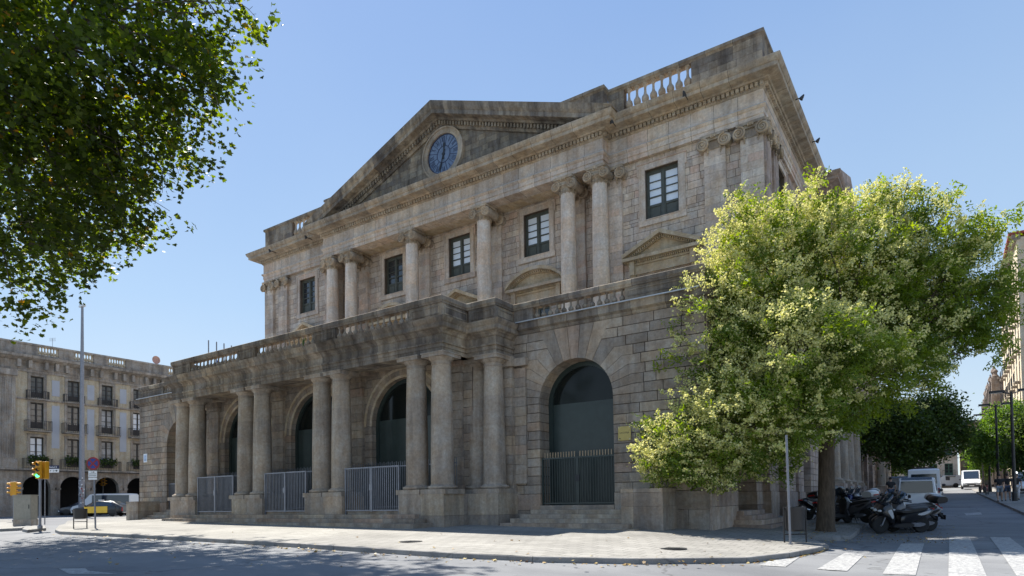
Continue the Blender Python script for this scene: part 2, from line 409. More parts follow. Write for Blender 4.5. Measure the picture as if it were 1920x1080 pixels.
# markings
mbm = MB()
def quad(pts, off=-.112):
    b = len(mbm.v); mbm.v += [(x, y, PV(x, y) + off) for x, y in pts]; mbm.face(list(range(b, b + len(pts))), .5)
def strip(x0, x1, y0, y1):
    ys = [y0] + [k for k in (12, 16, 20, 24) if y0 < k < y1] + [y1]
    xs = [x0] + [k for k in (-10, -8, -6, -4, -2) if x0 < k < x1] + [x1]
    for a, b in zip(ys, ys[1:]):
        for c, d in zip(xs, xs[1:]): quad([(c, a), (d, a), (d, b), (c, b)])
for Q in (((1322, 1055), (1345, 1050), (1388, 1049), (1372, 1058)), ((1423, 1061), (1462, 1042), (1506, 1041), (1473, 1064)), ((1532, 1068), (1585, 1037), (1620, 1042), (1588, 1072)),
          ((1655, 1077), (1690, 1020), (1733, 1020), (1717, 1080)), ((1778, 1100), (1780, 1008), (1818, 1008), (1858, 1100)), ((1926, 1110), (1856, 1008), (1893, 1008), (2010, 1105)), ((2070, 1115), (1925, 1009), (1965, 1010), (2150, 1112)), ((2220, 1118), (2000, 1012), (2045, 1012), (2300, 1116))):
    L0, L1, R1_, R0 = [Vector(W2(u, v, -.12)) for u, v in Q]
    for j in range(8):
        f0, f1 = j / 8, (j + 1) / 8
        quad([tuple(L0.lerp(L1, f0)), tuple(R0.lerp(R1_, f0)), tuple(R0.lerp(R1_, f1)), tuple(L0.lerp(L1, f1))], -.11)
tag(mbm.build('crosswalk', M_PAINT, recalc=False), kind='structure')
mbm = MB()
quad([W2(*p, -.12) for p in ((110, 1067), (130, 1077), (222, 1077), (165, 1071), (160, 1066))][::-1])
quad([W2(*p, -.12) for p in ((1808, 963), (1838, 961), (1842, 965), (1812, 967))][::-1])
tag(mbm.build('road_marking', M_PAINT, recalc=False), kind='structure')

# ================================================================== EXCHANGE BUILDING
XC = -24.85
XL, XR = -43.23, -6.47
YW = 21.0
LODGE = thing('exchange_building', 'large neoclassical stone exchange with clock pediment, columns and an arcaded porch', 'building', (XC, YW, 0))
def P_(mb, name, mat, parent=None, **k):
    if not mb.v: return None
    o = mb.build(name, mat, None, **k); par = parent or LODGE
    o.parent = par; o.matrix_parent_inverse = Matrix.Translation(-Vector((XC, YW, 0))) if par is LODGE else Matrix.Identity(4)
    return o
def E_(name):
    o = bpy.data.objects.new(name, None); COL.objects.link(o); o.parent = LODGE
    o.matrix_parent_inverse = Matrix.Translation(-Vector((XC, YW, 0))); return o
def shrink(poly, g):
    cx = sum(p[0] for p in poly) / len(poly); cz = sum(p[1] for p in poly) / len(poly)
    w = max(p[0] for p in poly) - min(p[0] for p in poly); h = max(p[1] for p in poly) - min(p[1] for p in poly)
    sx, sz = 1 - g / max(w, .05), 1 - g / max(h, .05)
    return [(cx + (u - cx) * sx, cz + (z - cz) * sz) for u, z in poly]
def course_blocks(mb, fr, a, b, z0, z1, d0, d1, bl, g, tf=None):
    if b - a < .06: return
    u = a; first = True
    while u < b - 1e-6:
        w = bl * random.uniform(.6, 1.4)
        if first: w *= random.uniform(.4, 1); first = False
        e = u + w
        if b - e < bl * .4: e = b
        mb.prism([(u + g / 2, z0 + g / 2), (e - g / 2, z0 + g / 2), (e - g / 2, z1 - g / 2), (u + g / 2, z1 - g / 2)], d0, d1, fr, random.random() if tf is None else tf())
        u = e
def wall_blocks(mb, jb, fr, u0, u1, z0, z1, h, holes=(), d0=-.02, d1=.0, bl=.8, g=.012, back=.35):
    zs = [z0]; 
    n = max(1, round((z1 - z0) / h)); hh = (z1 - z0) / n
    cuts = sorted(set([round(z0 + i * hh, 4) for i in range(n + 1)] + [q for ho in holes for q in (ho[2], ho[3]) if z0 < q < z1]))
    cuts = [c for i, c in enumerate(cuts) if i == 0 or c - cuts[i - 1] > 1e-3]
    for za, zb in zip(cuts, cuts[1:]):
        zm = (za + zb) / 2; iv = [(u0, u1)]
        for (a, b, c, d) in holes:
            if c < zm < d:
                niv = []
                for (p, q) in iv:
                    if b <= p or a >= q: niv.append((p, q)); continue
                    if p < a: niv.append((p, a))
                    if b < q: niv.append((b, q))
                iv = niv
        for (p, q) in iv:
            course_blocks(mb, fr, p, q, za, zb, -back if q - p < .3 else d0, d1, bl, g)
            pp = p + .03 if abs(p - u0) < 1e-4 else p; qq = q - .03 if abs(q - u1) < 1e-4 else q
            jb.prism([(pp, za), (qq, za), (qq, zb), (pp, zb)], -back, -.012, fr, .5)
def rustic(mb, jb, fr, u0, u1, zs, h, nb, nt, arches, d1=.045, bl=1.0, g=.028, R_=1.53, thick=.85, nv=7, Re=None, tl=(.25, .55), top=None):
    top = top or nv + 1
    """courses above and below springing zs; arches: list of centres"""
    Re = Re or nv * h / math.sin(R(63)); ph = [math.asin(min(1, k * h / Re)) for k in range(nv + 1)]
    for k in range(-nb, nt):
        za, zb = zs + k * h, zs + (k + 1) * h
        edges = []; 
        for c in arches:
            if k < 0:
                edges.append((c - R_, c + R_))
                for s_ in (-1, 1):
                    w = random.uniform(.45, .9) if R_ < 1.9 else random.uniform(.5, .75)
                    a, b = (c - R_ - w, c - R_) if s_ < 0 else (c + R_, c + R_ + w)
                    mb.prism([(a + g / 2, za + g / 2), (b - (g / 2 if s_ < 0 else 0), za + g / 2), (b - (g / 2 if s_ < 0 else 0), zb - g / 2), (a + g / 2, zb - g / 2)], -thick, d1, fr)
                    edges[-1] = (min(edges[-1][0], a), max(edges[-1][1], b))
            elif k < nv:
                p0, p1 = ph[k], ph[k + 1]; tail = random.uniform(*tl)
                ue = max(Re * math.cos(p0), Re * math.cos(p1)) + tail
                for s_ in (-1, 1):
                    arc = [(c + s_ * R_ * math.cos(p0 + (p1 - p0) * j / 3), zs + R_ * math.sin(p0 + (p1 - p0) * j / 3)) for j in range(4)]
                    poly = arc + [(c + s_ * Re * math.cos(p1), zb), (c + s_ * ue, zb), (c + s_ * ue, za), (c + s_ * Re * math.cos(p0), za)]
                    poly = shrink(poly, g)
                    mb.prism(poly, -thick, d1, fr)
                edges.append((c - ue, c + ue))
            elif k >= top: edges.append((c, c))
        iv = [(u0, u1)]
        if nv <= k < top:
            edges = []
            for c in arches: w0 = k * h / math.tan(ph[nv]); edges.append((c - w0, c + w0))
            for c in arches: w0 = k * h / math.tan(ph[nv]); edges.append((c - w0, c + w0))
        for (a, b) in edges:
            niv = []
            for (p, q) in iv:
                if b <= p or a >= q: niv.append((p, q)); continue
                if p < a: niv.append((p, a))
                if b < q: niv.append((b, q))
            iv = niv
        for (p, q) in iv: course_blocks(mb, fr, p, q, za, zb, -.05, d1, bl, g)
    ztop = zs + top * h
    for c in arches:
        nk = 5; a0, a1 = ph[nv], math.pi - ph[nv]
        for j in range(nk):
            p0 = a0 + (a1 - a0) * j / nk; p1 = a0 + (a1 - a0) * (j + 1) / nk
            rt = lambda p: (c + (ztop - zs) / math.tan(p), ztop)
            poly = [(c + R_ * math.cos(p0), zs + R_ * math.sin(p0)), rt(p0), rt(p1), (c + R_ * math.cos(p1), zs + R_ * math.sin(p1))]
            mb.prism(shrink(poly, g), -thick, d1 + .006, fr)
    # joint backing with arch hole
    z0, z1 = zs - nb * h, zs + nt * h; cur = u0
    for c in sorted(arches):
        r = R_ + .03
        jb.prism([(cur, z0), (c - r, z0), (c - r, z1), (cur, z1)], -thick, 0, fr, .5)
        N = 16
        arc = [(c + r * math.cos(math.pi * j / N), zs + r * math.sin(math.pi * j / N)) for j in range(N + 1)]
        for (p, q) in zip(arc, arc[1:]): jb.prism([p, (p[0], z1), (q[0], z1), q], -thick, 0, fr, .5)
        cur = c + r
    jb.prism([(cur, z0), (u1, z0), (u1, z1), (cur, z1)], -thick, 0, fr, .5)
ZS, HC = 5.19, .345
ARW = 11.2      # right wing arch centre
AC_R, AC_L = -11.35, 2 * XC + 11.35
# --- lower front walls
for (a, b, c) in ((-14.05, XR, AC_R), (XL, -35.65, AC_L)):
    mb, jb = MB(), MB(); rustic(mb, jb, FR(YW), a, b, ZS, HC, 10, 8, [c], nv=6, Re=2.36, top=8)
    w = P_(mb, 'front_wall', S_LO); P_(jb, 'joint_backing', S_JT, w)
    for (p, q) in ((a, c - 1.53), (c + 1.53, b)):
        pb = MB()      # plinth courses
        course_blocks(pb, FR(YW), p, q, 1.12, ZS - 10 * HC, -.85, .07, 1.3, .012)
        course_blocks(pb, FR(YW), p, q, .3, 1.12, -.85, .07, 1.3, .012)
        P_(pb, 'plinth', S_LO)
# --- portico inner wall
mb, jb = MB(), MB(); rustic(mb, jb, FR(20.2), XC - 9.35, XC + 9.35, 4.9, HC, 11, 7, [XC - 5.65, XC, XC + 5.65], bl=1.1, R_=1.95, thick=.4, nv=6, Re=2.45, tl=(.15, .3), d1=.02, g=.02)
w = P_(mb, 'porch_wall', S_LO); P_(jb, 'joint_backing', S_JT, w)
# --- side wall (street side)
mb, jb = MB(), MB(); rustic(mb, jb, FS(XR), YW + .0, 42.0, ZS, HC, 10, 8, [25.6, 38.0], R_=1.4, bl=.95, nv=6, Re=2.36, top=8)
w = P_(mb, 'side_wall', S_SD); P_(jb, 'joint_backing', S_JT, w)
for (p, q) in ((YW, 24.2), (27.0, 29.3), (29.9, 36.6), (39.4, 42.0)): pb = MB(); course_blocks(pb, FS(XR), p, q, .3, 1.2, -.85, .07, 1.3, .012); course_blocks(pb, FS(XR), p, q, 1.2, 1.74, -.85, .07, 1.3, .012); P_(pb, 'plinth', S_SD)
for (p, q) in ((28.1, 29.2), (31.2, 33.6), (34.3, 35.7)):
    pb = MB()
    for k in range(-10, 8): course_blocks(pb, FS(XR), p, q, ZS + k * HC, ZS + (k + 1) * HC, .0, .32, 1.5, .028)
    course_blocks(pb, FS(XR), p - .05, q + .05, .5, ZS - 10 * HC, .0, .38, 1.5, .012)
    P_(pb, 'side_pier', S_SD)
mb, jb = MB(), MB(); wall_blocks(mb, jb, FS(XR), 42, 100, .8, 7.95, .42, bl=1.1, g=.02)
w = P_(mb, 'side_wall', S_SD); P_(jb, 'joint_backing', S_JT, w)
# --- dark strip painted as recess shade, doors
def arch_poly(c, r, zs, zb, n=24, x0=None):
    return [(c + r * math.cos(math.pi * j / n), zs + r * math.sin(math.pi * j / n)) for j in range(n + 1)] + [(c - r, zb), (c + r, zb)]
def seg_poly(c, r, zs, zb, n=24):   # glass part above zb
    a = math.asin((zb - zs) / r) if zb > zs else None
    if a is None: return arch_poly(c, r, zs, zb, n)
    return [(c + r * math.cos(a + (math.pi - 2 * a) * j / n), zs + r * math.sin(a + (math.pi - 2 * a) * j / n)) for j in range(n + 1)]
def arch_door(fr, c, r, zs, zb, dd, zglass):
    e = E_('arched_door')
    f = MB(); N = 24
    ri = r - .16
    for j in range(N):
        a, b = math.pi * j / N, math.pi * (j + 1) / N
        f.prism([(c + ri * math.cos(a), zs + ri * math.sin(a)), (c + (r + .05) * math.cos(a), zs + (r + .05) * math.sin(a)), (c + (r + .05) * math.cos(b), zs + (r + .05) * math.sin(b)), (c + ri * math.cos(b), zs + ri * math.sin(b))], dd - .12, dd + .06, fr, .5)
    f.frbox(fr, c - r - .05, c - ri, dd - .12, dd + .06, zb, zs); f.frbox(fr, c + ri, c + r + .05, dd - .12, dd + .06, zb, zs)
    P_(f, 'door_frame', M_DOOR, e)
    p = MB(); p.prism([(c - ri, zb), (c + ri, zb), (c + ri, min(zs, zglass)), (c - ri, min(zs, zglass))], dd - .08, dd, fr, .5)
    if zglass > zs:
        a = math.asin((zglass - zs) / ri); P2 = [(c + ri, zs)] + [(c + ri * math.cos(a * j / 8), zs + ri * math.sin(a * j / 8)) for j in range(1, 9)]
        P3 = [(2 * c - u, z) for u, z in P2[::-1]]
        p.prism(P2 + P3, dd - .08, dd, fr, .5)
    P_(p, 'door_panel', M_DOOR, e)
    gl = MB(); gl.prism(seg_poly(c, ri, zs, zglass) , dd - .07, dd - .02, fr, .5)
    P_(gl, 'fanlight', M_GLASS, e)
    h = MB(); h.box(0, 0.001, 0, .001, 0, .001) if False else None
    return e
for c in (AC_R, AC_L): arch_door(FR(YW), c, 1.53, ZS, 1.3, -.72, 5.2)
for c in (XC - 5.65, XC, XC + 5.65): arch_door(FR(20.2), c, 1.95, 4.9, 1.2, -.3, 5.15)
for c in (25.6, 38.0): arch_door(FS(XR), c, 1.4, ZS, 1.0, -.8, 4.9)
dk = MB(); dk.frbox(FS(XR), 29.3, 31.0, -.8, .01, .8, 7.9, .5); P_(dk, 'painted_recess_shade', S_TY)  # solid block in dark stone; the shade of a recess is in its colour
# --- wing cornice, lower
prof_w = [(-.4, 7.95), (.06, 7.95), (.10, 8.0), (.10, 8.06), (.2, 8.1), (.24, 8.12), (.24, 8.34), (.28, 8.38), (-.4, 8.38)]
mb = MB(); mb.sweep(prof_w, [(-14.05, YW), (XR, YW), (XR, 42.0)]); P_(mb, 'wing_cornice', S_DK)
mb = MB(); mb.sweep(prof_w, [(XL, 34), (XL, YW), (-35.65, YW)]); P_(mb, 'wing_cornice', S_DK)
for path in ([(-13.75, YW), (XR - .1, YW)], [(XL + .1, YW), (-36.0, YW)]):
    mb = MB(); mb.sweep([(-.1, 8.381), (.30, 8.381), (.30, 8.37), (.32, 8.37), (.32, 8.41), (-.1, 8.43)], path); P_(mb, 'metal_flashing', M_LEAD)
# --- left return of lower block (faces -X, invisible mostly), terrace, rear
mb = MB(); mb.box(XL + .02, XR - .87, YW + 1.2, 30.8, 8.1, 8.36, .5); P_(mb, 'terrace_floor', S_LO)
mb = MB(); mb.box(XL + .02, XL + .5, YW + .86, 60, .3, 8.1, .4); P_(mb, 'west_wall', S_LO)
# --- portico entablature
yA, yB = 18.3, 19.78
pin = lambda s: [(XC + s * 9.4, yA), (XC + s * 9.4, yB), (XC + s * 10.8, yB), (XC + s * 10.8, YW)]
ppath = pin(-1)[::-1] + pin(1)
prof_p = [(-.8, 7.1), (0, 7.1), (0, 7.26), (.03, 7.27), (.03, 7.40), (.09, 7.42), (.09, 7.49), (.02, 7.51), (.02, 7.76), (.07, 7.79), (.1, 7.86), (.15, 7.9), (.17, 7.93), (.27, 7.96), (.29, 8.0), (.29, 8.12), (.33, 8.16), (.39, 8.27), (.40, 8.32), (-.8, 8.34)]
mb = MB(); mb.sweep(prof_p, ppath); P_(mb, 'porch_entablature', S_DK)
mb = MB(); mb.box(XC - 9.4, XC + 9.4, 19.08, 21.3, 7.25, 7.5, .7)
for x in (XC - 8.35, XC - 2.85, XC + 2.85, XC + 8.35): mb.box(x - 1.0, x + 1.0, 19.0, 21.2, 7.1, 7.24, .6)
P_(mb, 'porch_ceiling', S_CO)
# balustrade helpers
BAL = MB(); BAL.lathe([(.075, 0), (.075, .03), (.05, .05), (.06, .07), (.105, .13), (.115, .2), (.1, .27), (.055, .36), (.045, .5), (.07, .56), (.05, .58), (.075, .6), (.075, .63)], (0, 0, 0), 10, .5)
baluster_me = {}
def bal_mesh(mat, hgt, rscale=1.0):
    k = (mat.name, round(hgt, 2), rscale)
    if k not in baluster_me:
        b = MB(); s = hgt / .63
        b.lathe([(r * rscale, z * s) for r, z in [(.085, 0), (.085, .03), (.05, .05), (.07, .07), (.105, .12), (.115, .18), (.1, .24), (.05, .31), (.036, .40), (.038, .52), (.07, .56), (.05, .58), (.085, .6), (.085, .63)]], (0, 0, 0), 10, .5)
        o = b.build('baluster', mat, smooth=True); me = o.data; bpy.data.objects.remove(o); baluster_me[k] = me
    return baluster_me[k]
def balrun(parent_name, a, b, z0, z1, n, mat, rs=1.0, owner=None):
    e = (E_(parent_name) if owner is None else empty(parent_name, owner)); me = bal_mesh(mat, z1 - z0, rs)
    a, b = Vector(a), Vector(b)
    for i in range(n):
        p = a.lerp(b, (i + .5) / n); o = bpy.data.objects.new('baluster', me); COL.objects.link(o); o.parent = e
        o.location = (p.x, p.y, z0)
    return e
def dado(mb_, fr, u0, u1, z0, z1, d0, d1):
    mb = MB()
    mb.frbox(fr, u0, u1, d0, d1, z0, z1)
    if u1 - u0 > .9:
        for (a, b, c, d) in ((u0 + .12, u1 - .12, z0 + .1, z0 + .14), (u0 + .12, u1 - .12, z1 - .14, z1 - .1), (u0 + .12, u0 + .16, z0 + .14, z1 - .14), (u1 - .16, u1 - .12, z0 + .14, z1 - .14)):
            mb.frbox(fr, a, b, d1 - .01, d1 + .022, c, d)
    P_(mb, 'rail_pedestal', S_DK)
# portico balustrade
prof_rail = lambda z0, z1, o=.07: [(-.30, z0), (o * .4, z0), (o * .5, z0 + .05), (o, z0 + .09), (o, z1 - .02), (o - .02, z1), (-.30, z1)]
prof_base = lambda z0, z1: [(-.34, z0), (.04, z0), (.04, z1 - .03), (0, z1), (-.34, z1)]
bp = [(x, y + .02) if abs(y - yA) < .01 else (x, y) for x, y in ppath]
mb = MB(); mb.sweep(prof_rail(8.94, 9.2), ppath); P_(mb, 'porch_rail', S_DK)
mb = MB(); mb.sweep(prof_base(8.34, 8.42), ppath); P_(mb, 'porch_rail_base', S_DK)
runs = [(-32.6, -28.35), (-26.95, -22.75), (-21.35, -17.1)]
mb = MB(); fr = FR(yA)
prev = XC - 9.4
for a, b in runs + [(XC + 9.4, None)]:
    dado(mb, fr, prev + (.015 if prev < -34 else 0), a - (.015 if b is None else 0), 8.42, 8.94, -.26, -.02); prev = b
for s in (-1, 1):
    f2 = FR(yB); a, b = sorted((XC + s * 9.5, XC + s * 10.785)); dado(mb, f2, a, b, 8.42, 8.94, -.26, -.02)
    f3 = FS(XC + 9.4) if s > 0 else FL(XC - 9.4); dado(mb, f3, yA + .06, yB + .2, 8.42, 8.94, -.26, -.02)
    f4 = FS(XC + 10.8) if s > 0 else FL(XC - 10.8); dado(mb, f4, yB + .06, YW + .1, 8.42, 8.94, -.26, -.02)
P_(mb, 'rail_pedestal', S_DK)
for a, b in runs: balrun('porch_balustrade', (a, yA + .13, 0), (b, yA + .13, 0), 8.42, 8.95, 13, S_LO, 1.0)
# wing balustrade
for (x0, x1, s) in ((-14.05, XR, 1), (XL, -35.65, -1)):
    yb = YW - .02
    path = [(x0, yb), (x1, yb), (x1, 29.5)] if s > 0 else [(x0, 29.5), (x0, yb), (x1, yb)]
    mb = MB(); mb.sweep(prof_rail(8.96, 9.2), path); P_(mb, 'wing_rail', S_DK)
    mb = MB(); mb.sweep(prof_base(8.44, 8.52), path); P_(mb, 'wing_rail_base', S_DK)
    mb = MB(); a, b = (-13.15, -9.3) if s > 0 else (2 * XC + 9.3, 2 * XC + 13.15)
    dado(mb, FR(yb), x0 + .015, a, 8.52, 8.96, -.26, -.02); dado(mb, FR(yb), b, x1 - .015, 8.52, 8.96, -.26, -.02)
    f3 = FS(XR) if s > 0 else FL(XL); dado(mb, f3, yb + .06, 29.5, 8.52, 8.96, -.26, -.02)
    P_(mb, 'rail_pedestal', S_DK)
    balrun('wing_balustrade', (a, yb + .13, 0), (b, yb + .13, 0), 8.50, 8.97, 13, S_DK, .92)
# --- lower columns
def tuscan():
    t = [random.random() for _ in range(40)]
    s_ = MB(); nz = 12; pr = []
    for i in range(nz + 1):
        f = i / nz; r = .44 - .075 * f ** 1.8; pr.append((r, 2.15 + (6.66 - 2.15) * f))
    s_.lathe(pr, (0, 0, 0), 28, [(.5, .62, .45, .7)[i * 4 // nz] for i in range(nz)])
    b = MB(); b.lathe([(.47, 1.97), (.56, 1.99), (.58, 2.04), (.56, 2.09), (.48, 2.11), (.46, 2.15)], (0, 0, 0), 28, .5)
    b.box(-.6, .6, -.58, .58, 1.79, 1.97, .5)
    c = MB(); c.lathe([(.365, 6.66), (.39, 6.67), (.39, 6.70), (.37, 6.71), (.37, 6.80), (.40, 6.82), (.47, 6.9), (.48, 6.94)], (0, 0, 0), 28, .5)
    c.box(-.53, .53, -.53, .53, 6.94, 7.06, .5); c.box(-.56, .56, -.56, .56, 7.06, 7.10, .5)
    return s_, b, c
s_, b_, c_ = tuscan()
col_low = E_('porch_column')
so_ = s_.build('shaft', S_CO, col_low, smooth=True); b_.build('base', S_CO, col_low, smooth=True); c_.build('capital', S_CO, col_low, smooth=True)
def place_col(proto, first, x, y, z=0):
    o = proto if first else dup(proto, LODGE)
    o.matrix_parent_inverse = Matrix.Translation(-Vector((XC, YW, 0))); o.location = (x, y, z); return o
cx = [-9.0, -7.72, -3.4, -2.15, 2.15, 3.4, 7.72, 9.0]
first = True
for x in cx: place_col(col_low, first, XC + x, 18.72); first = False
for s in (-1, 1):
    place_col(col_low, False, XC + s * 10.35, 20.22)
    place_col(col_low, False, XC + s * 9.3, 20.6)
# side engaged columns
for y in (44.4, 48.3, 51.6, 55.8, 78.5, 86.5, 93): place_col(col_low, False, XR + .5, y, .5)
for y in (44.4, 48.3, 51.6, 55.8, 78.5, 86.5, 93): mb = MB(); mb.frbox(FS(XR), y - .8, y + .8, 0, 1.2, .5, 2.29); P_(mb, 'side_pedestal', S_SD)
for y in (60, 63, 67, 72):
    mb = MB()
    for k in range(0, 17): mb.frbox(FS(XR), y - .6, y + .6, 0, .35, 1.3 + k * .4, 1.68 + k * .4)
    P_(mb, 'side_pier', S_SD)
mb = MB(); mb.sweep([(q[0] + (0.6 if q[0] >= 0 else 0), q[1] + .5) for q in prof_p], [(XR + .4, 42.5), (XR + .4, 97)]); P_(mb, 'side_entablature', S_SD)
# pilasters behind the porch columns
for c in (XC - 5.65, XC, XC + 5.65):
    mb = MB(); N = 24
    for (ra, rb, d) in ((2.3, 2.42, .05), (1.95, 2.06, .045)):
        for j in range(N):
            a, b = math.pi * j / N, math.pi * (j + 1) / N
            mb.prism([(c + ra * math.cos(a), 4.9 + ra * math.sin(a)), (c + rb * math.cos(a), 4.9 + rb * math.sin(a)), (c + rb * math.cos(b), 4.9 + rb * math.sin(b)), (c + ra * math.cos(b), 4.9 + ra * math.sin(b))], .0, d, FR(20.2))
    P_(mb, 'archivolt', S_YE)
for x in (-8.45, -2.82, 2.82, 8.45):
    mb = MB(); f_ = FR(20.2)
    for k in range(12): mb.frbox(f_, XC + x - .42, XC + x + .42, .0, .16, 2.15 + k * .375 + .006, 2.15 + (k + 1) * .375 - .006)
    mb.frbox(f_, XC + x - .5, XC + x + .5, 0, .24, 6.66, 6.78); mb.frbox(f_, XC + x - .55, XC + x + .55, 0, .3, 6.9, 7.1); mb.frbox(f_, XC + x - .5, XC + x + .5, 0, .22, 6.78, 6.9)
    mb.frbox(f_, XC + x - .48, XC + x + .48, 0, .22, 1.2, 2.15)
    P_(mb, 'porch_pilaster', S_CO)
for s in (-1, 1):
    mb = MB(); x = XC + s * 11.1
    for k in range(12): mb.frbox(FR(YW), x - .3, x + .3, .05, .14, 2.15 + k * .375 + .006, 2.15 + (k + 1) * .375 - .006)
    mb.frbox(FR(YW), x - .4, x + .4, .05, .26, 6.72, 7.02)
    P_(mb, 'corner_pilaster', S_CO); mb = MB()
    a, b = sorted((XC + s * 9.3, XC + s * 10.9))
    for k in range(12): mb.frbox(FR(YW), a, b, .02, .35, 2.15 + k * .375 + .006, 2.15 + (k + 1) * .375 - .006)
    mb.frbox(FR(YW), a - .06, b + .06, .02, .45, 6.72, 7.1); mb.frbox(FR(YW), a + .012, b - .012, .0, .3, .4, 7.09, .4)
    P_(mb, 'corner_pilaster', S_CO)
# pedestals
mb = MB()
piers = [(-34.2, -31.85), (-28.63, -26.22), (-23.2, -20.8), (-17.6, -15.33)]
def pedestal(mb, x0, x1, y0, y1, zt=1.79):
    for (a, b) in ((.3, .98), (.98, 1.32 if False else zt)):
        n = max(1, round((x1 - x0) / 1.15))
        for i in range(n):
            mb.box(x0 + (x1 - x0) * i / n + .004, x0 + (x1 - x0) * (i + 1) / n - .004, y0, y1, a + .004, b - .004)
for a, b in piers: mb = MB(); pedestal(mb, a, b, 18.15, 19.35); P_(mb, 'porch_pedestal', S_CO)
for s in (-1, 1):
    mb = MB(); a, b = sorted((XC + s * 9.52, XC + s * 10.95)); pedestal(mb, a, b, 19.58, YW - .1)
    a, b = sorted((XC + s * 8.2, XC + s * 9.515)); pedestal(mb, a, b, 19.36, YW - .1)
    P_(mb, 'porch_pedestal', S_CO)
# porch floor and steps
mb = MB(); mb.box(XC - 9.3, XC + 9.3, 18.35, 21.3, .3, 1.2, .4); P_(mb, 'porch_floor', S_CO)
def steps(mb, x0, x1, yback, ztop, n, rise=.15, tread=.36, flare=0.0, xr=None, xl=None):
    for i in range(n):
        z = ztop - (i + 1) * rise; m = max(2, int((x1 - x0 + 2 * flare * i) / 1.6)); a, b = x0 - flare * i, x1 + flare * i
        if xr: b = xr[i]
        if xl: a = xl[i]
        for j in range(m):
            mb.box(a + (b - a) * j / m + .004, a + (b - a) * (j + 1) / m - .004, yback - (i + 1) * tread, yback + .4, z - .45, z + (random.random() - .5) * .006)
mb = MB(); steps(mb, XC - 8.6, XC + 8.3, 18.33, 1.2, 3, .16, .42, .35); P_(mb, 'porch_steps', S_CO)
mb = MB(); mb.box(AC_R - 1.53, AC_R + 1.53, YW - .1, YW + .9, .3, 1.3, .4); steps(mb, AC_R - 1.75, AC_R + 1.75, YW - .1, 1.3, 5, .155, .36, .22, xr=(-8.99, -8.99, -8.99, -8.62, -8.3)); P_(mb, 'door_steps', S_CO)
mb = MB(); mb.box(AC_L - 1.53, AC_L + 1.53, YW - .1, YW + .9, .3, 1.3, .4); steps(mb, AC_L - 1.75, AC_L + 1.75, YW - .1, 1.3, 4, .155, .36, .22, xl=(-40.71, -40.71, -40.71, -41.1)); P_(mb, 'door_steps', S_CO)
mb = MB()
for i in range(4): mb.frbox(FS(XR), 24.0 - .2 * i, 27.2 + .2 * i, -.4, .3 + .35 * i, .2, 1.0 - .16 * (i))
P_(mb, 'side_steps', S_SD)
for (a, b) in ((-8.98, -7.55), (2 * XC + 7.55, 2 * XC + 8.98)):
    mb = MB(); y0, y1 = 19.65, YW
    for (z0, z1) in ((.3, 1.25), (1.25, 1.70), (1.70, 1.83)):
        mb.box(a, a + (b - a) * .3, y0 - (.02 if z0 > 1.6 else 0), y1, z0, z1 - .006); mb.box(a + (b - a) * .3 + .008, b, y0 - (.02 if z0 > 1.6 else 0), y1, z0, z1 - .006)
    P_(mb, 'step_block', S_CO)
# gates
def gate(x0, x1, y, z0, z1, mat, spikes=False):
    e = E_('gate'); zt = z1; m = (x0 + x1) / 2
    fr = MB(); r = .028
    for x in (x0, m - .03, m + .03, x1): fr.box(x - r, x + r, y - r, y + r, z0 - .12 if x in (x0, x1) else z0, zt)
    for (a, b) in ((x0, m - .03), (m + .03, x1)): fr.box(a + r, b - r, y - .02, y + .02, z0 + .02, z0 + .07); fr.box(a + r, b - r, y - .02, y + .02, zt - .05, zt)
    P_(fr, 'gate_frame', mat, e)
    br = MB(); n = int((x1 - x0) / .105)
    for i in range(1, n):
        x = x0 + (x1 - x0) * i / n
        if abs(x - m) < .06: continue
        br.box(x - .013, x + .013, y - .013, y + .013, z0 + .07, zt - .05 if not spikes else zt)
    P_(br, 'gate_bars', mat, e)
    lk = MB(); lk.box(m - .09, m + .09, y - .05, y + .04, z0 + .85, z0 + 1.1); P_(lk, 'lock', M_GALV if mat is not M_DOOR else M_IRON, e)
    if spikes:
        sp = MB(); n = int((x1 - x0) / .115)
        for i in range(1, n):
            x = x0 + (x1 - x0) * i / n
            if abs(x - m) < .1: continue
            sp.box(x - .018, x + .018, y - .018, y + .018, zt, zt + .2)
        P_(sp, 'gate_spikes', M_TAN, e)
    return e
for (a, b) in ((-31.75, -28.7), (-26.15, -23.27), (-20.72, -17.7)): gate(a, b, 18.28, 1.15, 2.95, M_GALV)
gate(AC_R - 1.5, AC_R + 1.5, YW - .02 + .1, 1.33, 3.1, M_DOOR, True)
gate(AC_L - 1.5, AC_L + 1.5, YW + .1, 1.33, 2.9, M_GALV)
# second railing behind the porch columns
mb = MB()
for x in np.arange(XC - 9.0, XC + 8.9, .12): mb.box(x - .012, x + .012, 19.7, 19.724, 1.25, 3.2 + .04 * (int(x * 8) % 2))
mb.box(XC - 9.0, XC + 8.9, 19.69, 19.73, 1.3, 1.35); mb.box(XC - 9.0, XC + 8.9, 19.69, 19.73, 3.0, 3.05); P_(mb, 'porch_railing', M_GALV)
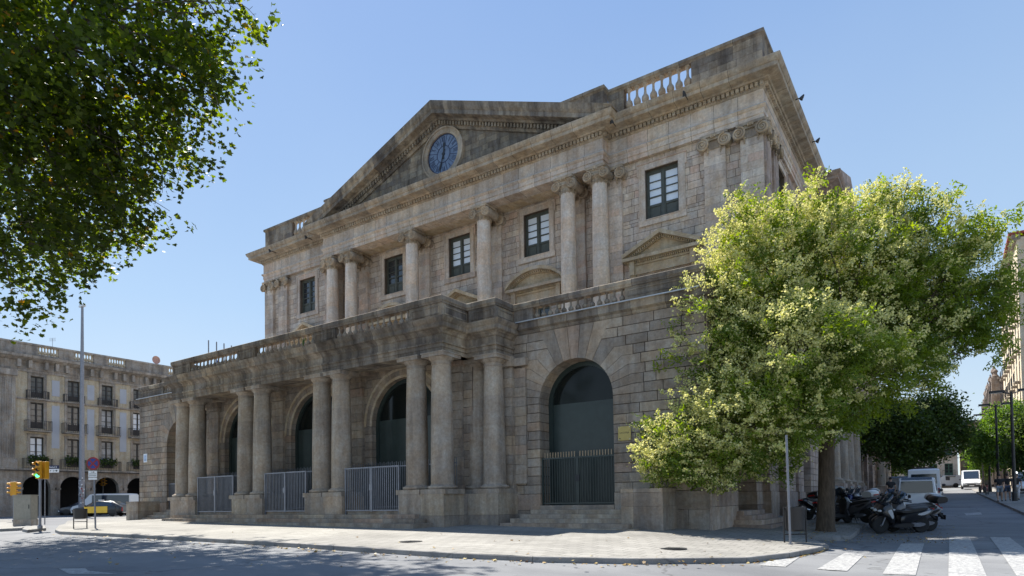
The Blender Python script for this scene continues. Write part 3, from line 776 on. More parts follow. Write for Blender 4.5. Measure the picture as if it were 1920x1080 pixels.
# plaques
def textobj(name, body, size, mat, loc, rot, parent, ext=.002):
    cu = bpy.data.curves.new(name, 'FONT'); cu.body = body; cu.size = size; cu.align_x = 'CENTER'; cu.align_y = 'CENTER'; cu.extrude = ext
    t = bpy.data.objects.new(name, cu); COL.objects.link(t); dg = bpy.context.evaluated_depsgraph_get()
    me = bpy.data.meshes.new_from_object(t.evaluated_get(dg)); bpy.data.objects.remove(t); me.materials.clear(); me.materials.append(mat)
    o = bpy.data.objects.new(name, me); COL.objects.link(o); o.parent = parent; o.location = loc; o.rotation_euler = rot; return o
pl = thing('plaque', 'square brass plate with dark lettering beside the right arched door', 'plaque', (-9.38, YW - .05, 3.8))
mb = MB(); mb.box(-.24, .24, -.035, 0, -.25, .25); mb.build('plate', M_BRASS, pl, bevel=.006)
mb = MB()
for x in (-.2, .2):
    for z in (-.21, .21): mb.lathe([(.014, -.05), (.014, -.035)], (x, 0, z), 8, .5, 'y')
mb.build('screw', M_CHR, pl)
textobj('lettering', 'LA LLOTJA', .075, M_IRON, (0.0, -.036, .02), (R(90), 0, 0), pl)
mb = MB(); mb.box(-.2, -.15, -.038, -.034, -.2, -.16); mb.build('emblem', M_IRON, pl)
pl = thing('street_sign', 'small white and pale blue enamel plate on the left corner wall', 'sign', (-42.42, YW - .05, 4.6))
mb = MB(); mb.box(-.22, .22, -.03, 0, -.27, .27); mb.build('plate', M_WHT, pl)
mb = MB(); mb.box(-.16, .16, -.034, -.028, -.21, .21); mb.build('panel', plain('pale blue enamel', (.42, .55, .75), .4), pl)
mb = MB()
for z, w in ((.12, .04), (0.0, .04), (-.12, .12)): mb.box(-w, w, -.038, -.032, z - .02, z + .02)
mb.build('lettering', M_NAVY, pl)

# ================================================================== UPPER STOREYS
YU, YP, YI = 30.4, 30.2, 31.25
ZT = 8.36
XA, XB = -35.55, -14.15            # temple front extents
WX = [XC - 13.48, XC - 5.65, XC, XC + 5.65, XC + 13.48]
def win_hole(x, w=.86, z0=15.5, z1=18.0): return (x - w, x + w, z0, z1)
def door_hole(x): return (x - .8, x + .8, ZT, 12.6)
for (a, b, xs) in ((XL, XA, [WX[0]]), (XB, XR, [WX[4]])):
    mb, jb = MB(), MB(); holes = [h for x in xs for h in (win_hole(x), door_hole(x))]
    wall_blocks(mb, jb, FR(YU), a, b, ZT, 18.6, .36, holes, bl=.75, g=.022)
    w = P_(mb, 'upper_wall', S_UP); P_(jb, 'joint_backing', S_JT, w)
mb, jb = MB(), MB(); holes = [h for x in WX[1:4] for h in (win_hole(x, .86, 15.6, 18.1), door_hole(x))]
wall_blocks(mb, jb, FR(YI), XA, XB, ZT, 18.85, .36, holes, bl=.75, g=.022); w = P_(mb, 'upper_wall', S_UP); P_(jb, 'joint_backing', S_JT, w)
mb, jb = MB(), MB()
wall_blocks(mb, jb, FS(XA), YU, YI, ZT, 18.6, .36, (), bl=.75); wall_blocks(mb, jb, FL(XB), YU, YI, ZT, 18.6, .36, (), bl=.75)
w = P_(mb, 'upper_wall', S_UP); P_(jb, 'joint_backing', S_JT, w)
# side upper wall
mb, jb = MB(), MB(); holes = [win_hole(y) for y in (34.4, 39.9)]
wall_blocks(mb, jb, FS(XR - .15), YU + .03, 85, ZT, 18.6, .36, holes, bl=.8, g=.022); w = P_(mb, 'upper_wall', S_SD); P_(jb, 'joint_backing', S_JT, w)
mb = MB(); mb.box(XL + .1, XL + .5, YU, 85, ZT, 18.6, .5); mb.box(XL + .1, XR - .2, 84.5, 85, .3, 20.5, .5); mb.box(XL + .5, XR - .7, YI + .4, 84.5, 20.3, 20.6, .5); P_(mb, 'rear_wall', S_UP)
# windows
def casement(fr, x, w, z0, z1, dd, owner=None, lower=.72, blind=True):
    e = E_('window'); f = MB(); t = .07
    f.frbox(fr, x - w, x - w + t, dd - .1, dd, z0, z1); f.frbox(fr, x + w - t, x + w, dd - .1, dd, z0, z1)
    f.frbox(fr, x - w + t, x + w - t, dd - .1, dd, z1 - .12, z1); f.frbox(fr, x - w + t, x + w - t, dd - .1, dd, z0, z0 + .05)
    f.frbox(fr, x - .06, x + .06, dd - .09, dd + .025, z0 + .05, z1 - .12)
    zl = z0 + lower; zt = z1 - .12; n = 4
    for s in (-1, 1):
        a, b = sorted((x + s * .06, x + s * (w - t)))
        f.frbox(fr, a, a + .055, dd - .085, dd - .005, z0 + .05, zt); f.frbox(fr, b - .055, b, dd - .085, dd - .005, z0 + .05, zt)
        f.frbox(fr, a + .055, b - .055, dd - .085, dd - .008, zt - .06, zt); f.frbox(fr, a + .055, b - .055, dd - .085, dd - .008, zl - .06, zl + .05)
        for i in range(1, n):
            z = zl + .05 + (zt - .06 - zl - .05) * i / n; q = .03 if i == 1 else .016
            f.frbox(fr, a + .055, b - .055, dd - .085, dd - .014, z - q, z + q)
        f.frbox(fr, a + .055, b - .055, dd - .085, dd - .05, z0 + .05, zl - .06)
        f.frbox(fr, a + .13, b - .13, dd - .06, dd - .028, z0 + .16, zl - .15)
    P_(f, 'window_frame', M_WOOD, e)
    g = MB(); g.frbox(fr, x - w + t, x + w - t, dd - .11, dd - .07, zl, z1 - .12)
    P_(g, 'pane', M_BLIND if blind else M_GLD, e)
    return e
def surround(mb, fr, x, w, z0, z1, d0):
    a = .33
    mb.frbox(fr, x - w - a, x - w, d0, d0 + .07, z0 - .02, z1 + a - .03); mb.frbox(fr, x + w, x + w + a, d0, d0 + .07, z0 - .02, z1 + a - .03)
    mb.frbox(fr, x - w - a - .09, x - w - a, d0, d0 + .06, z1 - .25, z1 + a - .03); mb.frbox(fr, x + w + a, x + w + a + .09, d0, d0 + .06, z1 - .25, z1 + a - .03)
    mb.frbox(fr, x - w, x + w, d0, d0 + .07, z1, z1 + a - .03); mb.frbox(fr, x - w - a - .09, x + w + a + .09, d0, d0 + .11, z1 + a - .03, z1 + a + .03)
    mb.frbox(fr, x - w - a + .05, x - w - a + .09, d0 + .06, d0 + .1, z0, z1 + a - .1); mb.frbox(fr, x + w + a - .09, x + w + a - .05, d0 + .06, d0 + .1, z0, z1 + a - .1)
    mb.frbox(fr, x - w - a - .04, x + w + a + .04, d0, d0 + .09, z0 - a, z0 - .02)
    mb.frbox(fr, x - w - .05, x + w + .05, d0, d0 + .12, z0 - .07, z0 - .025)
mb = MB()
for i, x in enumerate(WX):
    y = YU if i in (0, 4) else YI; fr = FR(y); zt, zb0 = (18.0, 15.5) if i in (0, 4) else (18.1, 15.6)
    surround(mb, fr, x, .86, zb0, zt, 0); casement(fr, x, .86, zb0, zt, -.2, blind=(i > 1)); P_(mb, 'window_surround', S_UP); mb = MB()
for y in (34.4, 39.9): mb = MB(); surround(mb, FS(XR - .15), y, .86, 15.5, 18.0, 0); casement(FS(XR - .15), y, .86, 15.5, 18.0, -.2, blind=False); P_(mb, 'window_surround', S_UP)
# door pediments (aedicules)
def aedicule(x, y, zb, kind, hw=2.0, rise=.95):
    fr = FR(y); e = MB()
    e.frbox(fr, x - hw + .35, x + hw - .35, 0, .12, zb - .75, zb - .3)
    for s in (-1, 1):
        xx = x + s * (hw - .45); e.frbox(fr, xx - .13, xx + .13, 0, .32, zb - .8, zb - .05); e.frbox(fr, xx - .1, xx + .1, 0, .2, zb - 1.5, zb - .8)
    e.frbox(fr, x - hw + .2, x + hw - .2, 0, .2, zb - .3, zb - .2)
    n = int(2 * hw / .11)
    for i in range(n):
        u = x - hw + .22 + (2 * hw - .44) * i / n; e.frbox(fr, u, u + .055, 0, .28, zb - .2, zb - .1)
    e.frbox(fr, x - hw, x + hw, 0, .5, zb - .1, zb + .06)
    pts = []
    if kind == 'tri': pts = [(x - hw, zb + .06), (x, zb + rise), (x + hw, zb + .06)]
    else:
        r = (hw ** 2 + (rise) ** 2) / (2 * rise); a = math.asin(hw / r)
        pts = [(x + r * math.sin(-a + 2 * a * i / 16), zb + .06 + rise - r + r * math.cos(-a + 2 * a * i / 16)) for i in range(17)]
    for (p, q) in zip(pts, pts[1:]):
        e.prism([(p[0], p[1]), (q[0], q[1]), (q[0], q[1] + .2), (p[0], p[1] + .2)], 0, .52, fr)
        e.prism([(p[0], p[1] - .12), (q[0], q[1] - .12), (q[0], q[1]), (p[0], p[1])], 0, .2, fr)
        L = math.hypot(q[0] - p[0], q[1] - p[1]); m = max(1, int(L / .12))
        for j in range(m):
            u = p[0] + (q[0] - p[0]) * (j + .2) / m; z = p[1] + (q[1] - p[1]) * (j + .2) / m; u2 = u + (q[0] - p[0]) / m * .5
            e.frbox(fr, u, u2, 0, .32, z - .1, z)
    base = [(x - hw + .3, zb + .06)] + [(p[0], p[1] - .1) for p in pts[1:-1]] + [(x + hw - .3, zb + .06)]
    e.prism(base, -.02, .05, fr, .1)
    P_(e, 'door_pediment', S_YE)
    d = E_('terrace_door'); f = MB(); f.frbox(fr, x - .8, x + .8, -.3, -.22, ZT, 12.6); P_(f, 'door_glass', M_GLD, d)
    f = MB(); f.frbox(fr, x - .05, x + .05, -.22, -.16, ZT, 12.6); f.frbox(fr, x - .8, x - .7, -.22, -.16, ZT, 12.6); f.frbox(fr, x + .7, x + .8, -.22, -.16, ZT, 12.6)
    for z in (9.4, 10.4, 11.4, 12.5): f.frbox(fr, x - .7, x - .05, -.22, -.17, z - .04, z + .04); f.frbox(fr, x + .05, x + .7, -.22, -.17, z - .04, z + .04)
    P_(f, 'door_frame', M_WOOD, d)
aedicule(WX[4], YU, 13.55, 'tri'); aedicule(WX[0], YU, 13.55, 'tri')
aedicule(WX[3], YI, 13.7, 'seg', 1.95, .85); aedicule(WX[1], YI, 13.7, 'seg', 1.95, .85); aedicule(WX[2], YI, 13.5, 'tri', 1.95, .95)
# ionic order
def volute(mb, c, r, depth_, ax='y', flip=1, n=20):
    mb.lathe([(r * .9, -depth_ / 2 + .02), (r * .96, -depth_ / 2 + .05), (r * .74, 0), (r * .96, depth_ / 2 - .05), (r * .9, depth_ / 2 - .02)], c, n, .06, ax)  # disc toned dark under a pale spiral: cavity shade painted into the stone
    for sgn in (-1, 1):
        pts = []; rr_ = []
        for i in range(40):
            a = flip * i * .36; rr = r * (.95 - .80 * i / 40)
            u, w = rr * math.cos(a + 1.57), rr * math.sin(a + 1.57)
            o = sgn * (depth_ / 2 + .0)
            pts.append((c[0] + u, c[1] + o, c[2] + w) if ax == 'y' else (c[0] + o, c[1] + u, c[2] + w)); rr_.append(.046 * r / .3 * (1 - .55 * i / 40))
        mb.tube(pts, rr_, 6, .8)
        q = (c[0], c[1] + sgn * (depth_ / 2), c[2]) if ax == 'y' else (c[0] + sgn * depth_ / 2, c[1], c[2])
        mb.sphere(q, .05, 6, .8)
def ionic_cap():
    c = MB(); c.lathe([(.385, 17.770), (.41, 17.790), (.41, 17.840), (.385, 17.860), (.385, 18.010), (.45, 18.090), (.50, 18.210), (.46, 18.290)], (0, 0, 0), 24, .5)
    c.box(-.5, .5, -.5, .5, 18.370, 18.450, .6); c.box(-.56, .56, -.56, .56, 18.450, 18.590, .6)
    for x in (-.1, 0, .1): c.sphere((x, -.52, 18.490 - abs(x) * .5), (.06, .08, .11), 6, .8); c.sphere((x, .52, 18.490), (.06, .08, .11), 6, .8)
    for s in (-1, 1): volute(c, (s * .48, 0, 18.150), .28, 1.02, 'y', s)
    c.box(-.46, .46, -.47, .47, 18.270, 18.380, .5)
    for a in np.arange(.2, 6.28, .52):
        for q in range(3): c.sphere((math.cos(a) * (.43), math.sin(a) * .43, 17.890 - q * .075), .062 - .012 * q, 5, .7)
    for a in np.arange(-.3, .31, .15): c.sphere((a, -.50, 18.140), (.05, .05, .07), 5, .7)
    return c
def ionic_col():
    s_ = MB(); nz = 20; pr = []
    for i in range(nz + 1):
        f = i / nz; pr.append((.455 - .07 * f ** 1.7, 9.0 + (17.77 - 9.0) * f))
    tones = []; q = [.2, .55, .75, .35, .85, .5]
    for i in range(nz): tones.append(q[i * 6 // nz])
    # drum joints
    pr2, tt = [], []
    for i, (r, z) in enumerate(pr):
        if i and i % 4 == 0 and i < nz:
            pr2 += [(r, z - .012), (r - .014, z - .006), (r - .014, z + .006), (r, z + .012)]; tt += [tones[i - 1], .0, .0, .0]
        else:
            pr2.append((r, z)); tt.append(tones[min(i, nz - 1)])
    s_.lathe(pr2, (0, 0, 0), 28, [tones[min(nz - 1, int((z - 9.0) / 8.77 * nz))] for r, z in pr2][:-1])
    b = MB(); b.lathe([(.5, 8.56), (.58, 8.6), (.58, 8.68), (.5, 8.74), (.5, 8.8), (.53, 8.85), (.53, 8.92), (.47, 8.96), (.46, 9.0)], (0, 0, 0), 28, .5); b.box(-.62, .62, -.62, .62, ZT, 8.56, .5)
    return s_, b
s_, b_ = ionic_col(); col_up = E_('ionic_column')
s_.build('shaft', S_CU, col_up, smooth=True); b_.build('base', S_CU, col_up, smooth=True); ionic_cap().build('capital', S_CN, col_up, smooth=True)
first = True
for k, x in enumerate([-10.3, -8.42, -2.83, 2.83, 8.42, 10.3]):
    o = place_col(col_up, first, XC + x, 29.97)
    if not first and k in (2, 4): pass
    first = False
def pilaster(fr, x, hw, d0, d1, mat=S_UP, vol=True, one=0):
    e = E_('pilaster'); mb = MB(); n = 24
    z0, z1 = 9.0, 17.890
    for k in range(n):
        za, zb = z0 + (z1 - z0) * k / n, z0 + (z1 - z0) * (k + 1) / n
        cutu = x + random.uniform(-.3, .3) * (k % 2)
        if k % 2: mb.frbox(fr, x - hw, cutu - .004, d0, d1, za + .004, zb - .004); mb.frbox(fr, cutu + .004, x + hw, d0, d1, za + .004, zb - .004)
        else: mb.frbox(fr, x - hw, x + hw, d0, d1, za + .004, zb - .004)
    P_(mb, 'shaft', mat, e)
    mb = MB(); mb.frbox(fr, x - hw - .08, x + hw + .08, d0, d1 + .08, ZT, 8.75); mb.frbox(fr, x - hw - .04, x + hw + .04, d0, d1 + .04, 8.75, 9.0); P_(mb, 'base', mat, e)
    c = MB(); O, U, N = fr
    c.frbox(fr, x - hw, x + hw, d0, d1 - .02, 17.890, 18.390); c.frbox(fr, x - hw - .03, x + hw + .03, d0, d1 + .03, 17.890, 17.950)
    c.frbox(fr, x - hw - .14, x + hw + .14, d0, d1 + .16, 18.450, 18.580)
    c.frbox(fr, x - hw - .06, x + hw + .06, d0, d1 + .08, 18.310, 18.450)
    for s in (-1, 1):
        u = x + s * (hw + .02); d = (d0 + d1) / 2 + .06; dep = (d1 - d0) + .26
        cc = (O[0] + U[0] * u + N[0] * d, O[1] + U[1] * u + N[1] * d, 18.140)
        volute(c, cc, .31, dep, 'y' if U == (1, 0) else 'x', s)
        for q in range(4):
            u2 = x + s * (hw - .2); c.sphere((O[0] + U[0] * u2 + N[0] * (d1 + .05), O[1] + U[1] * u2 + N[1] * (d1 + .05), 17.930 - q * .08), .07 - .01 * q, 5, .7)
    for u2 in (x - .09, x, x + .09): c.sphere((O[0] + U[0] * u2 + N[0] * (d1 + .14), O[1] + U[1] * u2 + N[1] * (d1 + .14), 18.450), (.06, .07, .1), 6, .8)
    P_(c, 'capital', S_CN, e, smooth=True)
for s in (-1, 1):
    pilaster(FR(YU), XC + s * 16.15, .5, 0, .2)
    pilaster(FR(YU), XC + s * 17.83, .5, 0, .2)
    pilaster(FR(YU), XC + s * 10.98, .42, 0, .2)
    pilaster(FR(YI), XC + s * 8.42, .42, 0, .2); 
pilaster(FR(YI), XC - 2.83, .42, 0, .15); pilaster(FR(YI), XC + 2.83, .42, 0, .15)
for y in (30.75, 32.3, 41.6): pilaster(FS(XR - .15), y + .1, .5, 0, .2, S_SD)
# soffit of the temple front
mb = MB(); n = 34
for i in range(n):
    a = XA + .85 + (XB - XA - 1.7) * i / n; mb.box(a + .006, a + (XB - XA - 1.7) / n - .006, 30.35, YI + .1, 18.62, 18.8)
P_(mb, 'soffit', S_YE)
# entablature
yT = 29.55
def ent(s): return [(XC + s * 10.7, yT), (XC + s * 10.7, 30.17), (XR + .0 if s > 0 else XL, 30.17)]
epath = [(XL, 60), (XL, 30.17), (XA, 30.17), (XA, yT), (XB, yT), (XB, 30.17), (XR, 30.17), (XR, 42.6)]
prof_a = [(-.8, 18.6), (0, 18.6), (0, 18.82), (.04, 18.83), (.04, 19.06), (.09, 19.1), (.13, 19.17), (.13, 19.2), (.02, 19.22), (.02, 19.92), (-.8, 19.92)]
prof_c = [(-.8, 19.92), (.02, 19.92), (.07, 19.95), (.1, 20.0), (.1, 20.19), (.3, 20.2), (.33, 20.24), (.36, 20.26), (.78, 20.3), (.80, 20.32), (.80, 20.48), (.84, 20.5), (.90, 20.58), (.95, 20.7), (.95, 20.75), (-.8, 20.77)]
mb = MB(); mb.sweep(prof_a, epath, 1.0); P_(mb, 'architrave_and_frieze', S_UP)
mb = MB(); mb.sweep(prof_c, epath, 1.2); P_(mb, 'main_cornice', S_CN)
mb = MB(); mb.sweep([(.11, 19.201), (.15, 19.201), (.15, 19.22), (.01, 19.255), (.01, 19.221)], epath, 2); P_(mb, 'metal_flashing', M_LEAD)
def dentils(path, z0, z1, o0, o1, pitch=.21, w=.12):
    mb = MB()
    for (a, b) in zip(path, path[1:]):
        a, b = Vector(a), Vector(b); L = (b - a).length
        if L < .4: continue
        d = (b - a) / L; nn = Vector((d.y, -d.x)); k = int(L / pitch)
        fr = ((a.x, a.y, 0), (d.x, d.y), (nn.x, nn.y))
        for i in range(k + 1):
            u = L * i / k; mb.frbox(fr, u - w / 2, u + w / 2, o0, o1, z0, z1, .6)
    return mb
P_(dentils(epath[1:], 20.01, 20.18, .08, .24, .21, .14), 'dentils', S_CN)
# side projecting pavilion with gable
sp = [(XR, 42.8), (XR + .75, 42.8), (XR + .75, 52.0), (XR, 52.0), (XR, 85)]
mb = MB(); mb.sweep(prof_a, sp, 1.0); P_(mb, 'architrave_and_frieze', S_SD)
mb = MB(); mb.sweep(prof_c, sp, 1.2); P_(mb, 'main_cornice', S_SD)
mb = MB(); f = FS(XR)
mb.prism([(42.0, 20.8), (47.4, 22.5), (52.8, 20.8)], -1, 1.65, f, .5); mb.prism([(43.4, 20.77), (47.4, 22.0), (51.4, 20.77)], 1.65, 1.66, f, .1)
P_(mb, 'side_pediment', S_SD)
mb = MB(); mb.frbox(FS(XR), 42.8, 52.0, -.2, .73, ZT, 18.6, .5); P_(mb, 'side_pavilion', S_SD)
# parapet and attic
ZC = 20.77
ppath2 = [(XL, 84), (XL, 30.3), (XA, 30.3), (XA, 29.75), (XB, 29.75), (XB, 30.3), (XR, 30.3), (XR, 42.0)]
mb = MB(); mb.sweep([(-.4, 22.5), (.0, 22.5), (.04, 22.56), (.1, 22.6), (.1, 22.74), (-.4, 22.78)], ppath2, 1.1); P_(mb, 'parapet_coping', S_TY)
def solid(fr, a, b, hold=()):
    mb, jb = MB(), MB(); wall_blocks(mb, jb, fr, a, b, ZC, 22.5, .35, hold, d0=-.02, d1=.0, bl=.7, g=.012, back=.36); return mb, jb
for (a, b, h) in ((XL, XA, (-39.93, -36.4)), (XB, XR, (-13.25, -9.75))):
    mb, jb = solid(FR(30.3), a, b, ((h[0], h[1], 21.4, 22.5),)); w = P_(mb, 'parapet_wall', S_TY); P_(jb, 'joint_backing', S_JT, w)
    balrun('parapet_balustrade', (h[0], 30.46, 0), (h[1], 30.46, 0), 21.4, 22.5, 8, S_CN, 1.65)
mb, jb = MB(), MB()
wall_blocks(mb, jb, FR(29.75), XA, XB, ZC, 22.5, .35, (), bl=.7); wall_blocks(mb, jb, FS(XB), 29.773, 30.3, ZC, 22.5, .35, (), bl=.7); wall_blocks(mb, jb, FS(XR), 30.323, 42.0, ZC, 22.5, .35, (), bl=.7)
wall_blocks(mb, jb, FL(XL), 30.323, 60, ZC, 22.5, .35, (), bl=.9)
w = P_(mb, 'attic_wall', S_TY); P_(jb, 'joint_backing', S_JT, w)
# pediment
ZAP, SL = 25.35, .381
def rakez(x): return ZAP - SL * abs(x - XC)
ex = 11.72
mb, jb = MB(), MB()
zz = 20.77
while zz < 24.2:
    z2 = zz + .33; hw = (24.35 - zz) / SL - .1; hw2 = (24.35 - z2) / SL - .1
    hw = max(hw2, .1) if hw2 > 0 else 0
    if hw > .3: course_blocks(mb, FR(29.6), XC - hw, XC + hw, zz, z2, -.1, .0, .65, .014)
    zz = z2
jb.prism([(XC - ex, 20.78), (XC + ex, 20.78), (XC, 25.2)], -.1, -.012, FR(29.6), .5)
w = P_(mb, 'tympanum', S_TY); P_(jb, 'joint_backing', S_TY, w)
prof_r = [(-.6, -1.25), (.06, -1.25), (.1, -1.18), (.14, -1.12), (.14, -.86), (.3, -.84), (.34, -.78), (.36, -.74), (.80, -.70), (.80, -.46), (.84, -.42), (.9, -.3), (.95, -.04), (.95, 0), (-.6, 0)]
mb = MB()
for s in (-1, 1):
    k = 12; b0 = len(mb.v); m = len(prof_r)
    for j in range(k + 1):
        x = XC + s * ex * (1 - j / k); base = rakez(x)
        for (o, z) in prof_r:
            mb.v.append((x, yT - o, max(base + z * 1.0, 20.76 if o > 0 else 20.6)))
    for j in range(k):
        t = random.random()
        for q in range(m): w_ = (q + 1) % m; mb.face([b0 + j * m + q, b0 + j * m + w_, b0 + (j + 1) * m + w_, b0 + (j + 1) * m + q], t)
    mb.face([b0 + q for q in range(m)], .5)
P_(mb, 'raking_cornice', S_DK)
mb = MB()
for s in (-1, 1):
    n = 50
    for i in range(3, n):
        x = XC + s * (ex - .9) * (1 - (i + .5) / n); zb = rakez(x) - 1.1
        if zb > 20.8: mb.prism([(x - .06, zb), (x + .06, zb), (x + .06, zb + .22), (x - .06, zb + .22)], .12, .27, FR(yT), .6)
P_(mb, 'dentils', S_DK)
# clock
CLX, CLZ = XC + .2, 22.45
clk = E_('clock'); frc = FR(29.6)
mb = MB(); N = 48; r0, r1 = 1.2, 1.58
for i in range(N):
    a, b = 2 * math.pi * i / N, 2 * math.pi * (i + 1) / N; t = [.3, .7, .5, .9, .2, .6][i // 4 % 6]
    for (ra, rb, d) in ((r0, r1 - .1, .16), (r1 - .1, r1, .22)):
        mb.prism([(CLX + ra * math.cos(a), CLZ + ra * math.sin(a)), (CLX + rb * math.cos(a), CLZ + rb * math.sin(a)), (CLX + rb * math.cos(b), CLZ + rb * math.sin(b)), (CLX + ra * math.cos(b), CLZ + ra * math.sin(b))], 0, d, frc, t)
P_(mb, 'stone_ring', S_CN, clk)
mb = MB(); mb.prism([(CLX + 1.21 * math.cos(2 * math.pi * i / N), CLZ + 1.21 * math.sin(2 * math.pi * i / N)) for i in range(N)], 0, .04, frc, .5); P_(mb, 'clock_face', M_CLK, clk)
mb = MB()
def radial(r_a, r_b, ang, w, off=0, d=.055):
    a = R(90 - ang); c_, s__ = math.cos(a), math.sin(a); px, pz = -s__ * w / 2, c_ * w / 2; ox, oz = -s__ * off, c_ * off
    mb.prism([(CLX + r_a * c_ + px + ox, CLZ + r_a * s__ + pz + oz), (CLX + r_b * c_ + px + ox, CLZ + r_b * s__ + pz + oz), (CLX + r_b * c_ - px + ox, CLZ + r_b * s__ - pz + oz), (CLX + r_a * c_ - px + ox, CLZ + r_a * s__ - pz + oz)], .04, d, frc, .5)
def stroke(ang, x0, z0, x1, z1, w=.035):
    a = R(-ang); ca, sa = math.cos(a), math.sin(a); L = math.hypot(x1 - x0, z1 - z0); nx, nz = -(z1 - z0) / L * w / 2, (x1 - x0) / L * w / 2
    P = [(x0 + nx, z0 + nz), (x1 + nx, z1 + nz), (x1 - nx, z1 - nz), (x0 - nx, z0 - nz)]
    mb.prism([(CLX + ca * u - sa * z, CLZ + sa * u + ca * z) for u, z in P], .04, .052, frc, .5)
nums = ['XII', 'I', 'II', 'III', 'IIII', 'V', 'VI', 'VII', 'VIII', 'IX', 'X', 'XI']
for i, s in enumerate(nums):
    ang = i * 30; wid = {'I': .075, 'V': .15, 'X': .15}; tot = sum(wid[c] for c in s); x = -tot / 2
    for c in s:
        xm = x + wid[c] / 2; h0, h1 = .76, 1.08
        if c == 'I': stroke(ang, xm, h0, xm, h1, .03)
        elif c == 'V': stroke(ang, xm - .055, h1, xm, h0); stroke(ang, xm + .055, h1, xm, h0, .018)
        else: stroke(ang, xm - .055, h1, xm + .055, h0); stroke(ang, xm + .055, h1, xm - .055, h0, .018)
        x += wid[c]
    radial(.5, 1.2, ang + 15, .025)
for (ra, rb) in ((.48, .52), (1.14, 1.17), (1.19, 1.22)):
    for i in range(N):
        a, b = 2 * math.pi * i / N, 2 * math.pi * (i + 1) / N
        mb.prism([(CLX + ra * math.cos(a), CLZ + ra * math.sin(a)), (CLX + rb * math.cos(a), CLZ + rb * math.sin(a)), (CLX + rb * math.cos(b), CLZ + rb * math.sin(b)), (CLX + ra * math.cos(b), CLZ + ra * math.sin(b))], .04, .056, frc, .5)
P_(mb, 'numerals', M_NAVY, clk)
mb = MB()
for ang, L, w in ((6, .78, .1), (198, 1.08, .07)):
    a = R(90 - ang); c_, s__ = math.cos(a), math.sin(a)
    def pt(r, o): return (CLX + r * c_ - s__ * o, CLZ + r * s__ + c_ * o)
    d = .075 if ang < 90 else .095
    mb.prism([pt(-.3, -w), pt(-.3, w), pt(-.1, w * .5), pt(L * .45, w * .35), pt(L * .7, w), pt(L, 0), pt(L * .7, -w), pt(L * .45, -w * .35), pt(-.1, -w * .5)], d - .012, d, frc, .5)
mb.prism([(CLX + .09 * math.cos(i * .524), CLZ + .09 * math.sin(i * .524)) for i in range(12)], .04, .11, frc, .5)
P_(mb, 'clock_hands', M_IRON, clk)
# floodlights on cornices
def flood(x, y, z, rz, label):
    t = thing('floodlight', label, 'floodlight', (x, y, z), rz, 'floodlights along the main cornice')
    mb = MB(); mb.tube([(0, .5, 0), (0, 0, 0)], .025, 6); mb.build('arm', M_IRON, t)
    mb = MB(); mb.lathe([(.03, -.12), (.07, -.02), (.1, .1), (.11, .12), (.08, .125)], (0, -.05, -.03), 10, .5, 'y'); o = mb.build('lamp_head', M_BLACK, t); o.rotation_euler = (R(-50), 0, 0)
flood(-41.0, 29.15, 20.25, 0, 'black floodlight on the far left end of the main cornice')
flood(-36.9, 29.15, 20.25, 0, 'black floodlight on the main cornice just left of the pediment')
flood(-13.4, 29.1, 20.3, 0, 'black floodlight in the angle right of the pediment')
flood(-9.7, 29.1, 20.3, 0, 'black floodlight under the cornice between pediment and right corner')
for i, y in enumerate((33.0, 37.5, 41.5)):
    flood(-5.35, y, 20.55, R(90), ['nearest black floodlight jutting from the street side cornice', 'middle black floodlight jutting from the street side cornice', 'farthest black floodlight jutting from the street side cornice'][i])

# ================================================================== HELPERS FOR THINGS
def px(d): return d / FPX
def rectwall(mb, fr, u0, u1, z0, z1, holes, d0, d1, t=None):
    cuts = sorted(set([z0, z1] + [q for h in holes for q in (h[2], h[3]) if z0 < q < z1]))
    for za, zb in zip(cuts, cuts[1:]):
        zm = (za + zb) / 2; iv = [(u0, u1)]
        for (a, b, c, d) in holes:
            if c < zm < d:
                niv = []
                for (p, q) in iv:
                    if b <= p or a >= q: niv.append((p, q)); continue
                    if p < a: niv.append((p, a))
                    if b < q: niv.append((b, q))
                iv = niv
        for (p, q) in iv: mb.frbox(fr, p, q, d0, d1, za, zb, t)
def puff(mb, poly, hw, y0=0, t=.5, ins=(.74, .93, 1, .93, .74), lay=(-1, -.72, 0, .72, 1)):
    cx = sum(p[0] for p in poly) / len(poly); cz = sum(p[1] for p in poly) / len(poly); n = len(poly); rings = []
    for k, l in zip(ins, lay):
        rings.append(len(mb.v))
        for (x, z) in poly: mb.v.append((cx + (x - cx) * (.5 + k * .5), y0 + l * hw, cz + (z - cz) * k))
    for a, b in zip(rings, rings[1:]):
        for i in range(n): j = (i + 1) % n; mb.face([a + i, a + j, b + j, b + i], t)
    mb.face([rings[0] + i for i in range(n)][::-1], t); mb.face([rings[-1] + i for i in range(n)], t)
def sub(mb, name, mat, par, **k): return mb.build(name, mat, par, **k)
